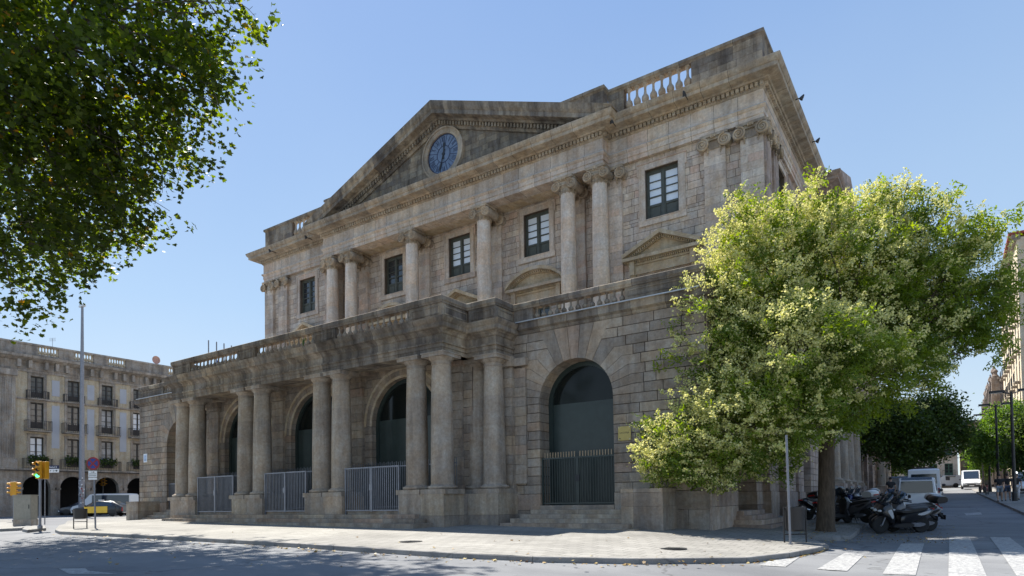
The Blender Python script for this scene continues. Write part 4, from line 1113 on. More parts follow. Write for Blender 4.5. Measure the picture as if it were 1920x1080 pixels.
def leafmesh(name, pts, dirs, base, sizes, mat, parent, tones, up=0.35):
    """instances of polygon base (k,2) at pts"""
    n = len(pts); k = len(base)
    z = dirs / np.linalg.norm(dirs, axis=1, keepdims=True)
    a = RNG.normal(size=(n, 3)); x = np.cross(z, a); x /= np.linalg.norm(x, axis=1, keepdims=True); y = np.cross(z, x)
    bx, by = base[:, 0], base[:, 1]; fold = np.abs(bx) * .35
    V = pts[:, None, :] + sizes[:, None, None] * (x[:, None, :] * bx[None, :, None] + y[:, None, :] * by[None, :, None] + z[:, None, :] * fold[None, :, None])
    me = bpy.data.meshes.new(name); me.vertices.add(n * k); me.vertices.foreach_set('co', V.reshape(-1).astype(np.float32))
    me.loops.add(n * k); me.loops.foreach_set('vertex_index', np.arange(n * k, dtype=np.int32))
    me.polygons.add(n); me.polygons.foreach_set('loop_start', np.arange(0, n * k, k, dtype=np.int32)); me.update(calc_edges=True)
    at_ = me.attributes.new('tone', 'FLOAT', 'FACE'); at_.data.foreach_set('value', tones.astype(np.float32)); me.materials.append(mat)
    o = bpy.data.objects.new(name, me); COL.objects.link(o)
    if parent is not None: o.parent = parent
    return o
def leafmat(name, stops, trans=.4, tcol=None, rough=.5):
    m, n, l, b = mat_base(name); a = n.new('ShaderNodeAttribute'); a.attribute_name = 'tone'
    r = ramp(n, l, a.outputs['Fac'], stops); l.new(r.outputs[0], b.inputs['Base Color']); b.inputs['Roughness'].default_value = rough
    b.inputs['Specular IOR Level'].default_value = .35
    tr = n.new('ShaderNodeBsdfTranslucent'); mx = n.new('ShaderNodeMixShader'); mx.inputs[0].default_value = trans
    hs = n.new('ShaderNodeHueSaturation'); hs.inputs['Saturation'].default_value = 1.2; hs.inputs['Value'].default_value = tcol or 2.0; hs.inputs['Hue'].default_value = .485
    l.new(r.outputs[0], hs.inputs['Color']); l.new(hs.outputs[0], tr.inputs['Color'])
    l.new(b.outputs[0], mx.inputs[1]); l.new(tr.outputs[0], mx.inputs[2]); l.new(mx.outputs[0], n['Material Output'].inputs[0]); return m
def barkmat(name, a, b_):
    m, n, l, b = mat_base(name); t = noise(n, l, 5, 8, .7, (3, 3, .6)); r = ramp(n, l, t.outputs['Fac'], [(.35, a), (.65, b_)])
    l.new(r.outputs[0], b.inputs['Base Color']); b.inputs['Roughness'].default_value = .95
    bp = n.new('ShaderNodeBump'); bp.inputs['Strength'].default_value = .8; bp.inputs['Distance'].default_value = .04; l.new(t.outputs['Fac'], bp.inputs['Height']); l.new(bp.outputs[0], b.inputs['Normal']); return m
L_SOPH = leafmat('pagoda tree leaves', [(0, (.052, .088, .014)), (.5, (.115, .175, .024)), (1, (.20, .26, .04))], .46)
L_FLOW = leafmat('cream blossom', [(0, (.46, .50, .15)), (.5, (.66, .66, .27)), (1, (.80, .78, .42))], .35, 1.15, .8)
L_PLAN = leafmat('plane leaves', [(0, (.018, .032, .007)), (.6, (.045, .068, .011)), (.93, (.09, .12, .014)), (1, (.22, .13, .02))], .5, 3.2)
L_DARK = leafmat('dark street tree leaves', [(0, (.025, .045, .014)), (1, (.075, .12, .025))], .4)
L_BRT = leafmat('bright street tree leaves', [(0, (.05, .10, .02)), (1, (.12, .20, .04))], .45)
B_DARK = barkmat('dark furrowed bark', (.045, .032, .022), (.12, .088, .06))
B_PLAN = barkmat('plane bark', (.06, .05, .035), (.16, .14, .10))
LEAFLET = np.array([(0, -.5), (.2, -.15), (.17, .2), (0, .5), (-.17, .2), (-.2, -.15)])
MAPLE = np.array([(0, -.35), (.22, -.32), (.5, -.25), (.36, 0), (.56, .22), (.27, .24), (.2, .38), (0, .6), (-.2, .38), (-.27, .24), (-.56, .22), (-.36, 0), (-.5, -.25), (-.22, -.32)])
FLOW = np.array([(-.5, -.4), (.5, -.5), (.4, .5), (-.45, .45)])
def lobepts(lobes, n, shell=.55):
    vol = np.array([l[1] ** 2.4 for l in lobes]); pr = vol / vol.sum(); idx = RNG.choice(len(lobes), n, p=pr)
    d = RNG.normal(size=(n, 3)); d /= np.linalg.norm(d, axis=1, keepdims=True)
    r = (shell + (1 - shell) * RNG.random(n)) ; r = np.where(RNG.random(n) < .3, RNG.random(n) ** .5, r)
    r = r * (1 + .12 * np.sin(d[:, 0] * 7 + idx) + .1 * np.sin(d[:, 2] * 9 + 2 * idx) + .14 * RNG.normal(size=n))
    c = np.array([l[0] for l in lobes])[idx]; R_ = np.array([l[1] for l in lobes])[idx]
    return c + d * (r * R_)[:, None] * np.array([1, 1, .92]), d, idx
def lobes_px(lst, d0):
    return [(np.array(at(u, v, d0 + dd)), r * px(d0 + dd)) for (u, v, r, dd) in lst]
def limbs(mb, fork, lobes, r0, ntw=3, seed=1):
    rnd = random.Random(seed)
    for (c, r) in lobes:
        c = Vector(c); m = fork.lerp(c, .5) + Vector((rnd.uniform(-.3, .3), rnd.uniform(-.3, .3), rnd.uniform(-.2, .5))) * (c - fork).length * .22
        k = r0 * min(1, .35 + r / 4)
        pts = [fork, fork.lerp(m, .5) + Vector((0, 0, .1)), m, m.lerp(c, .5) + Vector((rnd.uniform(-.2, .2), rnd.uniform(-.2, .2), .1)), c]
        mb.tube(pts, [k, k * .75, k * .5, k * .32, k * .18], 6, .5)
        for q in range(ntw):
            dv = Vector((rnd.gauss(0, 1), rnd.gauss(0, 1), rnd.gauss(.2, .8))).normalized() * r * rnd.uniform(.7, 1.05); s0 = m.lerp(c, rnd.random())
            mb.tube([s0, s0 + dv * .5 + Vector((0, 0, .1 * r)), s0 + dv], [k * .26, k * .15, .008], 5, .5)
            for w in range(2):
                a = s0 + dv * rnd.uniform(.4, .9); b = a + Vector((rnd.gauss(0, 1), rnd.gauss(0, 1), rnd.gauss(0, .6))) * r * .25; mb.tube([a, b], [k * .1, .006], 4, .5)

# ================================================================== FLOWERING TREE ON THE RIGHT
tb = gat(1548, 996); td = depth(tb)
LB = lobes_px([(1300, 850, 80, -.6), (1245, 835, 46, -1), (1225, 870, 28, -1), (1400, 800, 95, -.8), (1365, 870, 50, -1), (1450, 855, 48, -.6), (1330, 760, 60, -.5), (1350, 640, 72, 0), (1330, 560, 50, -.3), (1272, 668, 18, -.2), (1420, 560, 95, .5), (1370, 480, 52, .3), (1460, 440, 66, .5), (1385, 400, 26, 0), (1545, 430, 60, .8), (1560, 520, 110, 1), (1640, 470, 70, 1.2), (1680, 385, 42, 1), (1700, 350, 20, 1), (1660, 570, 100, 1), (1755, 470, 72, .8), (1830, 440, 42, .3), (1800, 540, 82, .5), (1880, 520, 44, 0), (1872, 590, 50, 0), (1780, 640, 70, .2), (1850, 650, 30, -.2), (1500, 660, 110, -1.2), (1600, 680, 95, -1), (1480, 760, 90, -1.2), (1690, 690, 70, -.4), (1570, 760, 60, -1), (1650, 745, 40, -.6), (1530, 345, 12, .5), (1760, 720, 22, 0), (1740, 560, 80, 2), (1830, 590, 60, 1), (1690, 640, 80, 1), (1620, 400, 40, 1), (1600, 600, 90, 2.5), (1735, 400, 40, 1)], td)
tree = thing('flowering_tree', 'broad leafy tree covered in cream blossom at the pavement corner beside parked scooters', 'tree', tb)
inv = Matrix.Translation(-tb)
def keep(o, root_mat):
    o.matrix_parent_inverse = root_mat; return o
mb = MB(); fork = at(1553, 775, td)
mb.tube([tb + Vector((0, 0, -.1)), tb + Vector((0, 0, .15)), tb.lerp(fork, .35), tb.lerp(fork, .7) + Vector((-.03, 0, 0)), fork], [.36, .30, .265, .25, .26], 14, .5)
f2 = at(1600, 715, td + .2); mb.tube([fork, f2, at(1640, 600, td + .5)], [.17, .13, .09], 8, .5)
f3 = at(1480, 690, td); mb.tube([fork, f3, at(1440, 560, td + .3)], [.16, .12, .07], 8, .5)
keep(mb.build('trunk', B_DARK, tree, smooth=True), inv)
mb = MB(); limbs(mb, fork, LB[:10], .14, 5, 3); limbs(mb, f3, LB[10:16], .14, 6, 4); limbs(mb, f2, LB[16:], .14, 6, 5)
keep(mb.build('branches', B_DARK, tree), inv)
NC = 12500
NK = 820; Kc, Kd, Ki = lobepts(LB, NK, .62); ix_ = RNG.integers(0, NK, NC)
P_c = Kc[ix_] + RNG.normal(size=(NC, 3)) * np.array([.25, .25, .16]); D_c = Kd[ix_]; ktone = RNG.random(NK)[ix_]
cen = np.mean([l[0] for l in LB], axis=0)
m_ = 13
tw = RNG.normal(size=(NC, 3)); tw[:, 2] -= .4; tw += D_c * .9; tw /= np.linalg.norm(tw, axis=1, keepdims=True)
side = np.cross(tw, RNG.normal(size=(NC, 3))); side /= np.linalg.norm(side, axis=1, keepdims=True)
tt = np.linspace(0, 1, m_)[None, :, None]; sg = np.where(np.arange(m_) % 2 == 0, 1, -1)[None, :, None]
pp = P_c[:, None, :] + tw[:, None, :] * tt * .38 + side[:, None, :] * sg * .06 + RNG.normal(size=(NC, m_, 3)) * .018
nn_ = np.cross(tw, side)[:, None, :] + RNG.normal(size=(NC, m_, 3)) * .45
ctone = ktone * .7 + .3 * RNG.random(NC)
keep(leafmesh('leaves', pp.reshape(-1, 3), nn_.reshape(-1, 3), LEAFLET * np.array([1, 1.15]), .108 * RNG.uniform(.7, 1.25, NC * m_), L_SOPH, tree, np.clip(np.repeat(ctone, m_) * .8 + RNG.random(NC * m_) * .3, 0, 1)), inv)
NF = 4600
P_f, D_f, I_f = lobepts(LB, NF * 2, .84)
wgt = (P_f @ np.array([SUN.x, SUN.y, SUN.z]) ) ; left = ((P_f - cen) @ np.array([-.8, -.3, .35])); o_ = np.argsort(-(left + RNG.normal(size=len(left)) * 3.0 + D_f[:, 2] * 2.2))[:NF]
P_f, D_f = P_f[o_], D_f[o_]; mf = 42
hh = RNG.random((NF, mf, 1)); q = RNG.normal(size=(NF, mf, 3)) * (.13 * (1.15 - hh)) * np.array([1, 1, .5]) + D_f[:, None, :] * hh * .28; q[:, :, 2:3] += hh * .16
fp = P_f[:, None, :] + q
keep(leafmesh('blossom', fp.reshape(-1, 3), RNG.normal(size=(NF * mf, 3)) + np.array([0, 0, .5]), FLOW, .048 * RNG.uniform(.6, 1.4, NF * mf), L_FLOW, tree, RNG.random(NF * mf)), inv)

# ================================================================== PLANE TREE OVERHEAD ON THE LEFT
pd = 22.0
LP = lobes_px([(90, 90, 190, 0), (290, 70, 135, 0), (410, 25, 62, -.3), (455, 8, 30, -.3), (60, 290, 180, 0), (220, 270, 125, .3), (330, 170, 105, 0), (392, 160, 40, -.4), (415, 200, 22, -.5), (340, 235, 42, 0), (160, 420, 100, .4), (262, 375, 62, .2), (310, 330, 42, 0), (325, 378, 18, 0), (235, 440, 34, 0), (60, 480, 88, 0), (20, 540, 52, 0), (75, 572, 26, 0), (140, 500, 40, 0), (-130, 180, 240, 0), (-150, 450, 130, 0), (180, -140, 190, 0), (-60, -200, 260, 1), (380, -70, 80, .5),
   (120, 380, 90, 5), (200, 300, 80, 4), (60, 480, 70, 6), (100, 300, 110, 6), (315, 130, 72, 3), (440, 60, 46, 1), (430, -60, 60, 0), (380, 110, 44, 3), (360, 60, 64, 4), (310, 200, 55, 4), (290, 280, 60, 5), (220, 390, 50, 6), (150, 460, 50, 7), (80, 520, 40, 8), (30, 560, 35, 9), (-200, 300, 200, -5), (60, 60, 160, -4), (-250, -100, 260, -4)], pd)
proot = at(-520, 1020, pd); proot.z = PV(proot.x, proot.y); pl_ = thing('plane_tree', 'big dark plane tree reaching in over the road from the left, leaves against the sky', 'tree', proot); inv = Matrix.Translation(-proot)
mb = MB(); fk = proot + Vector((0, 0, 5.2)); mb.tube([proot + Vector((0, 0, -.2)), proot + Vector((0, 0, .4)), proot + Vector((.1, 0, 3)), fk], [.62, .48, .42, .38], 14, .5)
b1 = at(-60, 130, pd); b2 = at(100, 80, pd); b3 = at(260, 45, pd); mb.tube([fk, fk.lerp(b1, .55) + Vector((0, 0, .6)), b1, b2, b3], [.3, .22, .17, .12, .06], 10, .5)
keep(mb.build('trunk', B_PLAN, pl_, smooth=True), inv)
mb = MB(); limbs(mb, b1, [LP[i] for i in (0, 4, 5, 10, 15, 16, 19, 20)], .16, 7, 8); limbs(mb, b2, [LP[i] for i in (1, 2, 3, 6, 7, 8, 9, 11, 12, 14, 21, 22, 23)], .13, 7, 9)
keep(mb.build('branches', B_PLAN, pl_), inv)
def ground_free(P): return P
NP = 6600; Kc, Kd, Ki = lobepts(LP, 1000, .5); ix_ = RNG.integers(0, 1000, NP); P_c = Kc[ix_] + RNG.normal(size=(NP, 3)) * np.array([.5, .5, .28]); D_c = Kd[ix_]; m_ = 9
tw = RNG.normal(size=(NP, 3)) + D_c * .6; tw[:, 2] -= .5; tw /= np.linalg.norm(tw, axis=1, keepdims=True)
pp = P_c[:, None, :] + tw[:, None, :] * np.linspace(0, .75, m_)[None, :, None] + RNG.normal(size=(NP, m_, 3)) * .10
nn_ = RNG.normal(size=(NP, m_, 3)) * .7 + np.array([0, 0, 1.0])
keep(leafmesh('leaves', pp.reshape(-1, 3), nn_.reshape(-1, 3), MAPLE, .185 * RNG.uniform(.6, 1.25, NP * m_), L_PLAN, pl_, np.clip(np.repeat(RNG.random(NP), m_) * .6 + RNG.random(NP * m_) * .45, 0, 1)), inv)

# ================================================================== STREET TREES
def street_tree(name, label, bu, bv, lob, mat, n, size, bark=B_DARK, group=None, d=None, tr=.16, hk=.5):
    b = gat(bu, bv) if d is None else at(bu, bv, d); b.z = PV(b.x, b.y); d = depth(b); Ls = lobes_px(lob, d); t = thing(name, label, 'tree', b, 0, group); iv = Matrix.Translation(-b)
    mb = MB(); top = Vector(np.mean([l[0] for l in Ls], axis=0)); f = b.lerp(top, hk); f.x, f.y = b.x, b.y
    mb.tube([b - Vector((0, 0, .2)), b.lerp(f, .5) + Vector((.1, 0, 0)), f], [tr * 1.3, tr, tr * .85], 8, .5); limbs(mb, f, Ls, tr * .6, 3, 5); keep(mb.build('trunk', bark, t), iv)
    P, D, I = lobepts(Ls, n, .55); m = 9
    pp = P[:, None, :] + RNG.normal(size=(n, m, 3)) * size * 1.5
    keep(leafmesh('leaves', pp.reshape(-1, 3), RNG.normal(size=(n * m, 3)) + np.array([0, 0, .6]), LEAFLET * np.array([1.5, 1]), size * RNG.uniform(.7, 1.3, n * m), mat, t, np.clip(np.repeat(RNG.random(n), m) * .7 + RNG.random(n * m) * .4, 0, 1)), iv)
    return t
street_tree('street_tree', 'dark round tree on the left kerb behind the white vans', 1708, 925, [(1700, 800, 52, 0), (1745, 815, 42, 0), (1660, 790, 50, 0), (1790, 800, 30, 0), (1760, 775, 40, 0), (1690, 850, 34, 0), (1735, 850, 28, 0), (1640, 830, 30, 0), (1800, 828, 20, 0)], L_DARK, 3200, .22, d=52, hk=.4)
street_tree('street_tree', 'small bright tree far down the left pavement behind the dark round tree', 1672, 915, [(1672, 850, 30, 0), (1690, 872, 22, 0), (1655, 870, 20, 0)], L_BRT, 700, .25, d=78)
street_tree('street_tree', 'bright green tree on the right pavement behind the row of lamps', 1885, 915, [(1885, 790, 34, 0), (1865, 820, 36, 0), (1900, 830, 34, 0), (1875, 855, 30, 0), (1905, 775, 22, 0), (1845, 850, 22, 0)], L_BRT, 2200, .20, d=62, hk=.4)
street_tree('street_tree', 'far pale green tree at the end of the street left of the lamps', 1842, 905, [(1842, 830, 22, 0), (1830, 852, 18, 0), (1852, 862, 20, 0), (1822, 822, 12, 0), (1838, 880, 16, 0)], L_BRT, 900, .26, d=92)
street_tree('street_tree', 'dark tree at the right edge of the street beside the near lamp', 1935, 940, [(1935, 800, 40, 0), (1915, 850, 24, 0), (1945, 860, 40, 0)], L_DARK, 1100, .2, d=50)
# palm by the far left corner
pb_ = Vector((-44.6, 26.0, PV(-44.6, 26))); pm = thing('palm_tree', 'palm with drooping fronds sticking out behind the left corner of the stone building', 'palm', pb_)
mb = MB(); mb.tube([(0, 0, 0), (.05, 0, 3.4), (0, 0, 6.3)], [.22, .17, .15], 8, .5); mb.build('trunk', B_PLAN, pm)
pts, drs = [], []
for k in range(16):
    a = k * 2.4; r = Vector((math.cos(a), math.sin(a), 0)); 
    for j in range(30):
        f = j / 29; c = Vector((0, 0, 6.4)) + r * (1.9 * f) + Vector((0, 0, .9 * f - 2.4 * f * f)); 
        for s_ in (-1, 1):
            for q in range(2): pts.append(tuple(c + Vector((-r.y, r.x, 0)) * s_ * (.08 + .1 * q) - Vector((0, 0, .05 + .1 * q)))); drs.append((random.gauss(0, .5), random.gauss(0, .5), 1))
leafmesh('fronds', np.array(pts), np.array(drs), LEAFLET * np.array([.5, 1.6]), .2 * np.ones(len(pts)), L_BRT, pm, RNG.random(len(pts)))

# ================================================================== LEFT APARTMENT BUILDING
S_ST = stone('ochre stucco', [(0, (.43, .39, .30)), (1, (.47, .425, .33))], .16, .22)
S_GR = stone('grey trim stone', [(0, (.30, .28, .25)), (1, (.40, .37, .33))], .35, .35)
M_BLP = plain('blue grey plaster panel', (.42, .44, .48), .9, var=.06, scale=.8, coord='pos')
XB_ = -80.0; fb = FS(XB_); zb_ = .5
apt = thing('apartment_building', 'long ochre and grey apartment block with arcade, balconies and roof balustrade behind the taxi', 'building', (XB_, 35, 0)); ainv = Matrix.Translation(-Vector((XB_, 35, 0)))
def A_(mb, name, mat, par=None, **k):
    o = mb.build(name, mat, par or apt, **k)
    if par is None: o.matrix_parent_inverse = ainv
    return o
def AE(name): o = empty(name, apt); o.matrix_parent_inverse = ainv; return o
bays = [28.3 + 3.45 * k for k in range(0, 9)] + [22.4, 18.9, 15.5]
holes = []
for y in bays: holes += [(y - .62, y + .62, 6.0, 9.1), (y - .62, y + .62, 10.0, 12.75), (y - .6, y + .6, 13.3, 15.55), (y - .45, y + .45, 16.35, 16.75)]
mb = MB(); rectwall(mb, fb, 12, 60, 5.6, 17.2, holes, -.5, 0); A_(mb, 'facade_wall', S_ST)
mb = MB(); mb.frbox(fb, 12, 60, -14, -12, 0, 18, .5); mb.frbox(fb, 12, 12.5, -12, -.5, 0, 18, .5); mb.frbox(fb, 12, 60, -12, -.6, 17.0, 17.1, .5); A_(mb, 'rear_wall', S_GR)
mb = MB()
for i, y in enumerate(sorted(bays)):
    nx_ = 3.45; r = 1.28; zs = 3.7
    for j in range(10):
        a, b = math.pi * j / 10, math.pi * (j + 1) / 10
        mb.prism([(y + r * math.cos(a), zs + r * math.sin(a)), (y + r * math.cos(a), 5.6), (y + r * math.cos(b), 5.6), (y + r * math.cos(b), zs + r * math.sin(b))], -.6, .05, fb)
    for s_ in (-1, 1):
        a, b = sorted((y + s_ * r, y + s_ * 1.73)); mb.frbox(fb, a, b, -.6, .05, zb_ - .5, 5.6); mb.frbox(fb, a - .06, b + .06, .05, .14, 3.5, 3.72)
mb.frbox(fb, 24.1, 26.6, -.6, .05, 0, 5.6); mb.frbox(fb, 57.5, 60, -.6, .05, 0, 5.6); A_(mb, 'arcade', S_GR)
mb = MB(); mb.frbox(fb, 12, 60, -4.2, -4.0, 0, 5.5, .1); A_(mb, 'arcade_back', M_SHADE)  # back sheet coloured near-black for the shade inside the arcade
mb = MB(); mb.sweep([(-.4, 5.45), (.25, 5.45), (.6, 5.55), (.6, 5.7), (-.4, 5.72)], [(XB_, 60), (XB_, 12)][::-1]); A_(mb, 'string_course', S_GR)
mb = MB(); mb.sweep([(-.4, 12.95), (.12, 12.95), (.2, 13.05), (.2, 13.15), (-.4, 13.2)], [(XB_, 12), (XB_, 60)]); A_(mb, 'string_course', S_GR)
mb = MB(); mb.sweep([(-.4, 15.9), (.1, 15.9), (.12, 16.1), (.04, 16.2), (.04, 17.0), (.25, 17.1), (.5, 17.25), (.75, 17.35), (.8, 17.6), (-.4, 17.65)], [(XB_, 12), (XB_, 60)]); A_(mb, 'roof_cornice', S_GR)
mb = MB()
for y in sorted(bays):
    for dy in (-1.73, -.75, .75): mb.frbox(fb, y + dy - .16, y + dy + .16, .05, .5, 16.3, 17.1)
A_(mb, 'brackets', S_GR)
mb = MB(); mb.frbox(fb, 12, 60, -.1, .3, 17.65, 17.85); mb.frbox(fb, 12, 60, -.15, .35, 18.75, 18.95)
gaps = []
for y in bays:
    if abs(y - 38.65) > .5: gaps.append((y - .05, y + 1.9))
ys = 12
for (a, b) in sorted(gaps): 
    if a > ys: mb.frbox(fb, ys, a, -.08, .28, 17.85, 18.75)
    ys = b
mb.frbox(fb, ys, 60, -.08, .28, 17.85, 18.75); A_(mb, 'parapet', S_GR)
for (a, b) in gaps:
    if a < 24: continue
    e = AE('roof_balustrade'); me = bal_mesh(S_ST, .9, 1.7)
    for i in range(7):
        o = bpy.data.objects.new('baluster', me); COL.objects.link(o); o.parent = e; o.location = (XB_ + .1, a + (b - a) * (i + .5) / 7, 17.85)
def railing(fr, u0, u1, z0, z1, d, par):
    r = MB(); n = max(3, int((u1 - u0) / .17))
    for i in range(n + 1): u = u0 + (u1 - u0) * i / n; r.frbox(fr, u - .013, u + .013, d - .013, d + .013, z0, z1)
    for s_ in (u0, u1): 
        for j in range(3): dd = d * j / 3; r.frbox(fr, s_ - .013, s_ + .013, dd, dd + .026, z0, z1)
    r.frbox(fr, u0, u1, d - .02, d + .02, z1, z1 + .04); r.frbox(fr, u0, u1, d - .02, d + .02, z0 + .03, z0 + .06)
    for s_ in (u0, u1): r.frbox(fr, s_ - .02, s_ + .02, 0, d, z1, z1 + .04)
    return A_(r, 'railing', M_IRON, par)
M_REFL = glass('old window glass', (.10, .12, .13), .1, .8)
M_PANE2 = plain('half drawn curtain glass', (.30, .32, .34), .15, var=.6, scale=.9, coord='pos')
def french(fr, y, w, z0, z1, par_fn=AE, build=A_, matf=M_BLACK, matg=M_REFL, dd=-.22):
    e = par_fn('window'); f = MB()
    for (a, b) in ((y - w, y - w + .09), (y + w - .09, y + w), (y - .07, y + .07)): f.frbox(fr, a, b, dd - .05, dd + .05, z0, z1)
    f.frbox(fr, y - w + .09, y + w - .09, dd - .05, dd + .04, z1 - .14, z1); f.frbox(fr, y - w + .09, y + w - .09, dd - .05, dd + .03, z0, z0 + (z1 - z0) * .26)
    for k in (.5, .74): z = z0 + (z1 - z0) * k; f.frbox(fr, y - w + .09, y + w - .09, dd - .03, dd + .03, z - .025, z + .025)
    build(f, 'window_frame', matf, e); g = MB(); g.frbox(fr, y - w + .09, y + w - .09, dd - .08, dd - .04, z0, z1 - .14); build(g, 'pane', matg, e)
for y in bays:
    for (z0, z1) in ((6.0, 9.1), (10.0, 12.75), (13.3, 15.55)): french(fb, y, .62, z0, z1, matg=random.choice([M_REFL, M_REFL, M_BLIND, M_GLD, M_PANE2]))
    mb = MB()
    for (z0, z1, w) in ((6.0, 9.1, .62), (10.0, 12.75, .62), (13.3, 15.55, .6)):
        mb.frbox(fb, y - w - .26, y - w, .0, .08, z0, z1 + .25); mb.frbox(fb, y + w, y + w + .26, .0, .08, z0, z1 + .25); mb.frbox(fb, y - w, y + w, .0, .08, z1, z1 + .25); mb.frbox(fb, y - w - .3, y + w + .3, .0, .14, z1 + .25, z1 + .32)
    A_(mb, 'window_surround', S_GR)
    mb = MB(); mb.frbox(fb, y - .45, y + .45, -.3, -.25, 16.35, 16.75); A_(mb, 'vent', M_SHADE)
    for (z0, w, d, h) in ((9.75, 1.15, .75, 1.0), (13.15, 1.0, .35, .8)):
        b = AE('balcony'); s_ = MB(); s_.frbox(fb, y - w, y + w, 0, d + .06, z0 - .12, z0, .5); A_(s_, 'balcony_slab', S_GR, b); railing(fb, y - w, y + w, z0, z0 + h, d, b)
    b = AE('balcony'); railing(fb, y - 1.3, y + 1.3, 5.72, 6.75, .55, b)
    lf = 260; P_ = None if False else P_
    pts = np.stack([XB_ + .45 + RNG.normal(size=lf) * .15, y + RNG.uniform(-.9, .9, lf), 6.7 + RNG.normal(size=lf) * .22], 1)
    if y > 27 and y < 42: leafmesh('balcony_plants', pts, RNG.normal(size=(lf, 3)), LEAFLET, .3 * np.ones(lf), L_DARK, b, RNG.random(lf)).matrix_parent_inverse = Matrix.Identity(4)
for y0 in sorted(bays)[3:]:
    y = y0 + 1.725
    mb = MB(); mb.frbox(fb, y - .36, y + .36, .0, .03, 8.0, 12.6); mb.frbox(fb, y - .36, y + .36, .0, .03, 13.65, 15.35)
    o = A_(mb, 'painted_panel', M_BLP)
for y in (25.6, 20.6):
    mb = MB(); mb.frbox(fb, y - .7, y + .7, .0, .3, 5.72, 15.3)
    for k in range(7): u = y - .6 + k * .2; mb.tube([(XB_ + .3, u, 6.8), (XB_ + .3, u, 15.0)], .06, 6, .8)
    mb.frbox(fb, y - .85, y + .85, .0, .5, 15.3, 15.9); mb.frbox(fb, y - .85, y + .85, .0, .45, 5.72, 6.7); A_(mb, 'giant_pilaster', S_GR)
mb = MB(); c = Vector((XB_ - 1.0, 41.2, 19.7)); mb.tube([c - Vector((0, 0, 1.5)), c], .03, 6); mb.lathe([(.02, -.1), (.35, 0), (.5, .12), (.48, .13), (.33, .03)], c, 14, .5, 'x'); A_(mb, 'satellite_dish', plain('faded red dish', (.42, .26, .22), .7))
mb = MB(); c = Vector((XB_ - .8, 30.0, 18.9)); mb.tube([c, c + Vector((0, 0, 1.2))], .02, 5)
for q in (-.3, -.1, .1, .3): mb.tube([c + Vector((0, -.3, 1.0 + q * .5)), c + Vector((0, .3, 1.15 + q * .5))], .015, 4)
A_(mb, 'antenna', M_GALV)

# ================================================================== RIGHT AND FAR BUILDINGS
S_CR = stone('cream render', [(0, (.50, .45, .35)), (1, (.55, .49, .38))], .12, .15)
S_BR = stone('brown carved stone', [(0, (.14, .12, .11)), (.5, (.22, .19, .17)), (1, (.30, .26, .23))], .4, .3)
S_WH = stone('pale grey render', [(0, (.46, .45, .42)), (1, (.52, .50, .47))], .2, .2)
def simple_block(name, label, fr, u0, u1, z0, z1, uw, floors, mat, origin, ww=.55, wh=1.9, shutter=None, bal=True, depth_=12, roof=None, trim=S_GR):
    t = thing(name, label, 'building', origin); iv = Matrix.Translation(-Vector(origin))
    def B(mb, nm, mt, par=None):
        o = mb.build(nm, mt, par or t)
        if par is None: o.matrix_parent_inverse = iv
        return o
    def BE(nm): e = empty(nm, t); e.matrix_parent_inverse = iv; return e
    hl = [(u - ww, u + ww, z, z + wh) for u in uw for z in floors]
    mb = MB(); rectwall(mb, fr, u0, u1, z0, z1, hl, -.4, 0); B(mb, 'facade_wall', mat)
    mb = MB(); mb.frbox(fr, u0, u0 + .4, -depth_, -.4, z0, z1, .5); mb.frbox(fr, u1 - .4, u1, -depth_, -.4, z0, z1, .5); mb.frbox(fr, u0 + .4, u1 - .4, -depth_, -depth_ + .4, z0, z1, .5); mb.frbox(fr, u0 + .4, u1 - .4, -depth_ + .4, -.4, z1 - .3, z1 - .05, .5); B(mb, 'rear_walls', mat)
    mb = MB(); mb.frbox(fr, u0 - .1, u1 + .1, -.3, .45, z1, z1 + .35); mb.frbox(fr, u0 - .05, u1 + .05, -.3, .25, z1 - .25, z1); B(mb, 'roof_cornice', trim)
    for u in uw:
        for z in floors:
            french(fr, u, ww, z, z + wh, BE, B, shutter or M_BLACK, M_GLD)
            if bal:
                e = BE('balcony'); s_ = MB(); s_.frbox(fr, u - ww - .3, u + ww + .3, 0, .55, z - .2, z - .08); B(s_, 'balcony_slab', trim, e)
                r = MB(); n = 9
                for i in range(n + 1): q = u - ww - .28 + (2 * ww + .56) * i / n; r.frbox(fr, q - .015, q + .015, .5, .53, z - .08, z + .85)
                r.frbox(fr, u - ww - .3, u + ww + .3, .48, .54, z + .85, z + .9); B(r, 'railing', M_IRON, e)
    if roof:
        mb = MB(); mb.prism([(u0 - .3, z1 + .35), (u1 + .3, z1 + .35), (u1 + .3, z1 + .55), (u0 - .3, z1 + .55)], -2, .7, fr); B(mb, 'roof', roof)
    return t, B, BE
X1 = 6.6
M_TILE = plain('terracotta roof', (.28, .06, .04), .8)
simple_block('corner_building', 'tall cream apartment building with red eaves at the right edge of the street', FL(X1), 86, 112, 1.0, 28.6, [88 + 3.4 * k for k in range(7)], [3.6 + 3.35 * k for k in range(7)], S_CR, (X1, 99, 0), ww=.6, wh=2.2, roof=M_TILE)
bt, B, BE = simple_block('ornate_building', 'brown carved stone building with finials far down the right side of the street', FL(X1 - .2), 112.5, 150, 1.0, 17.6, [115 + 4.2 * k for k in range(8)], [4 + 3.6 * k for k in range(4)], S_BR, (X1 - .2, 130, 0), ww=.8, wh=2.3, trim=S_BR)
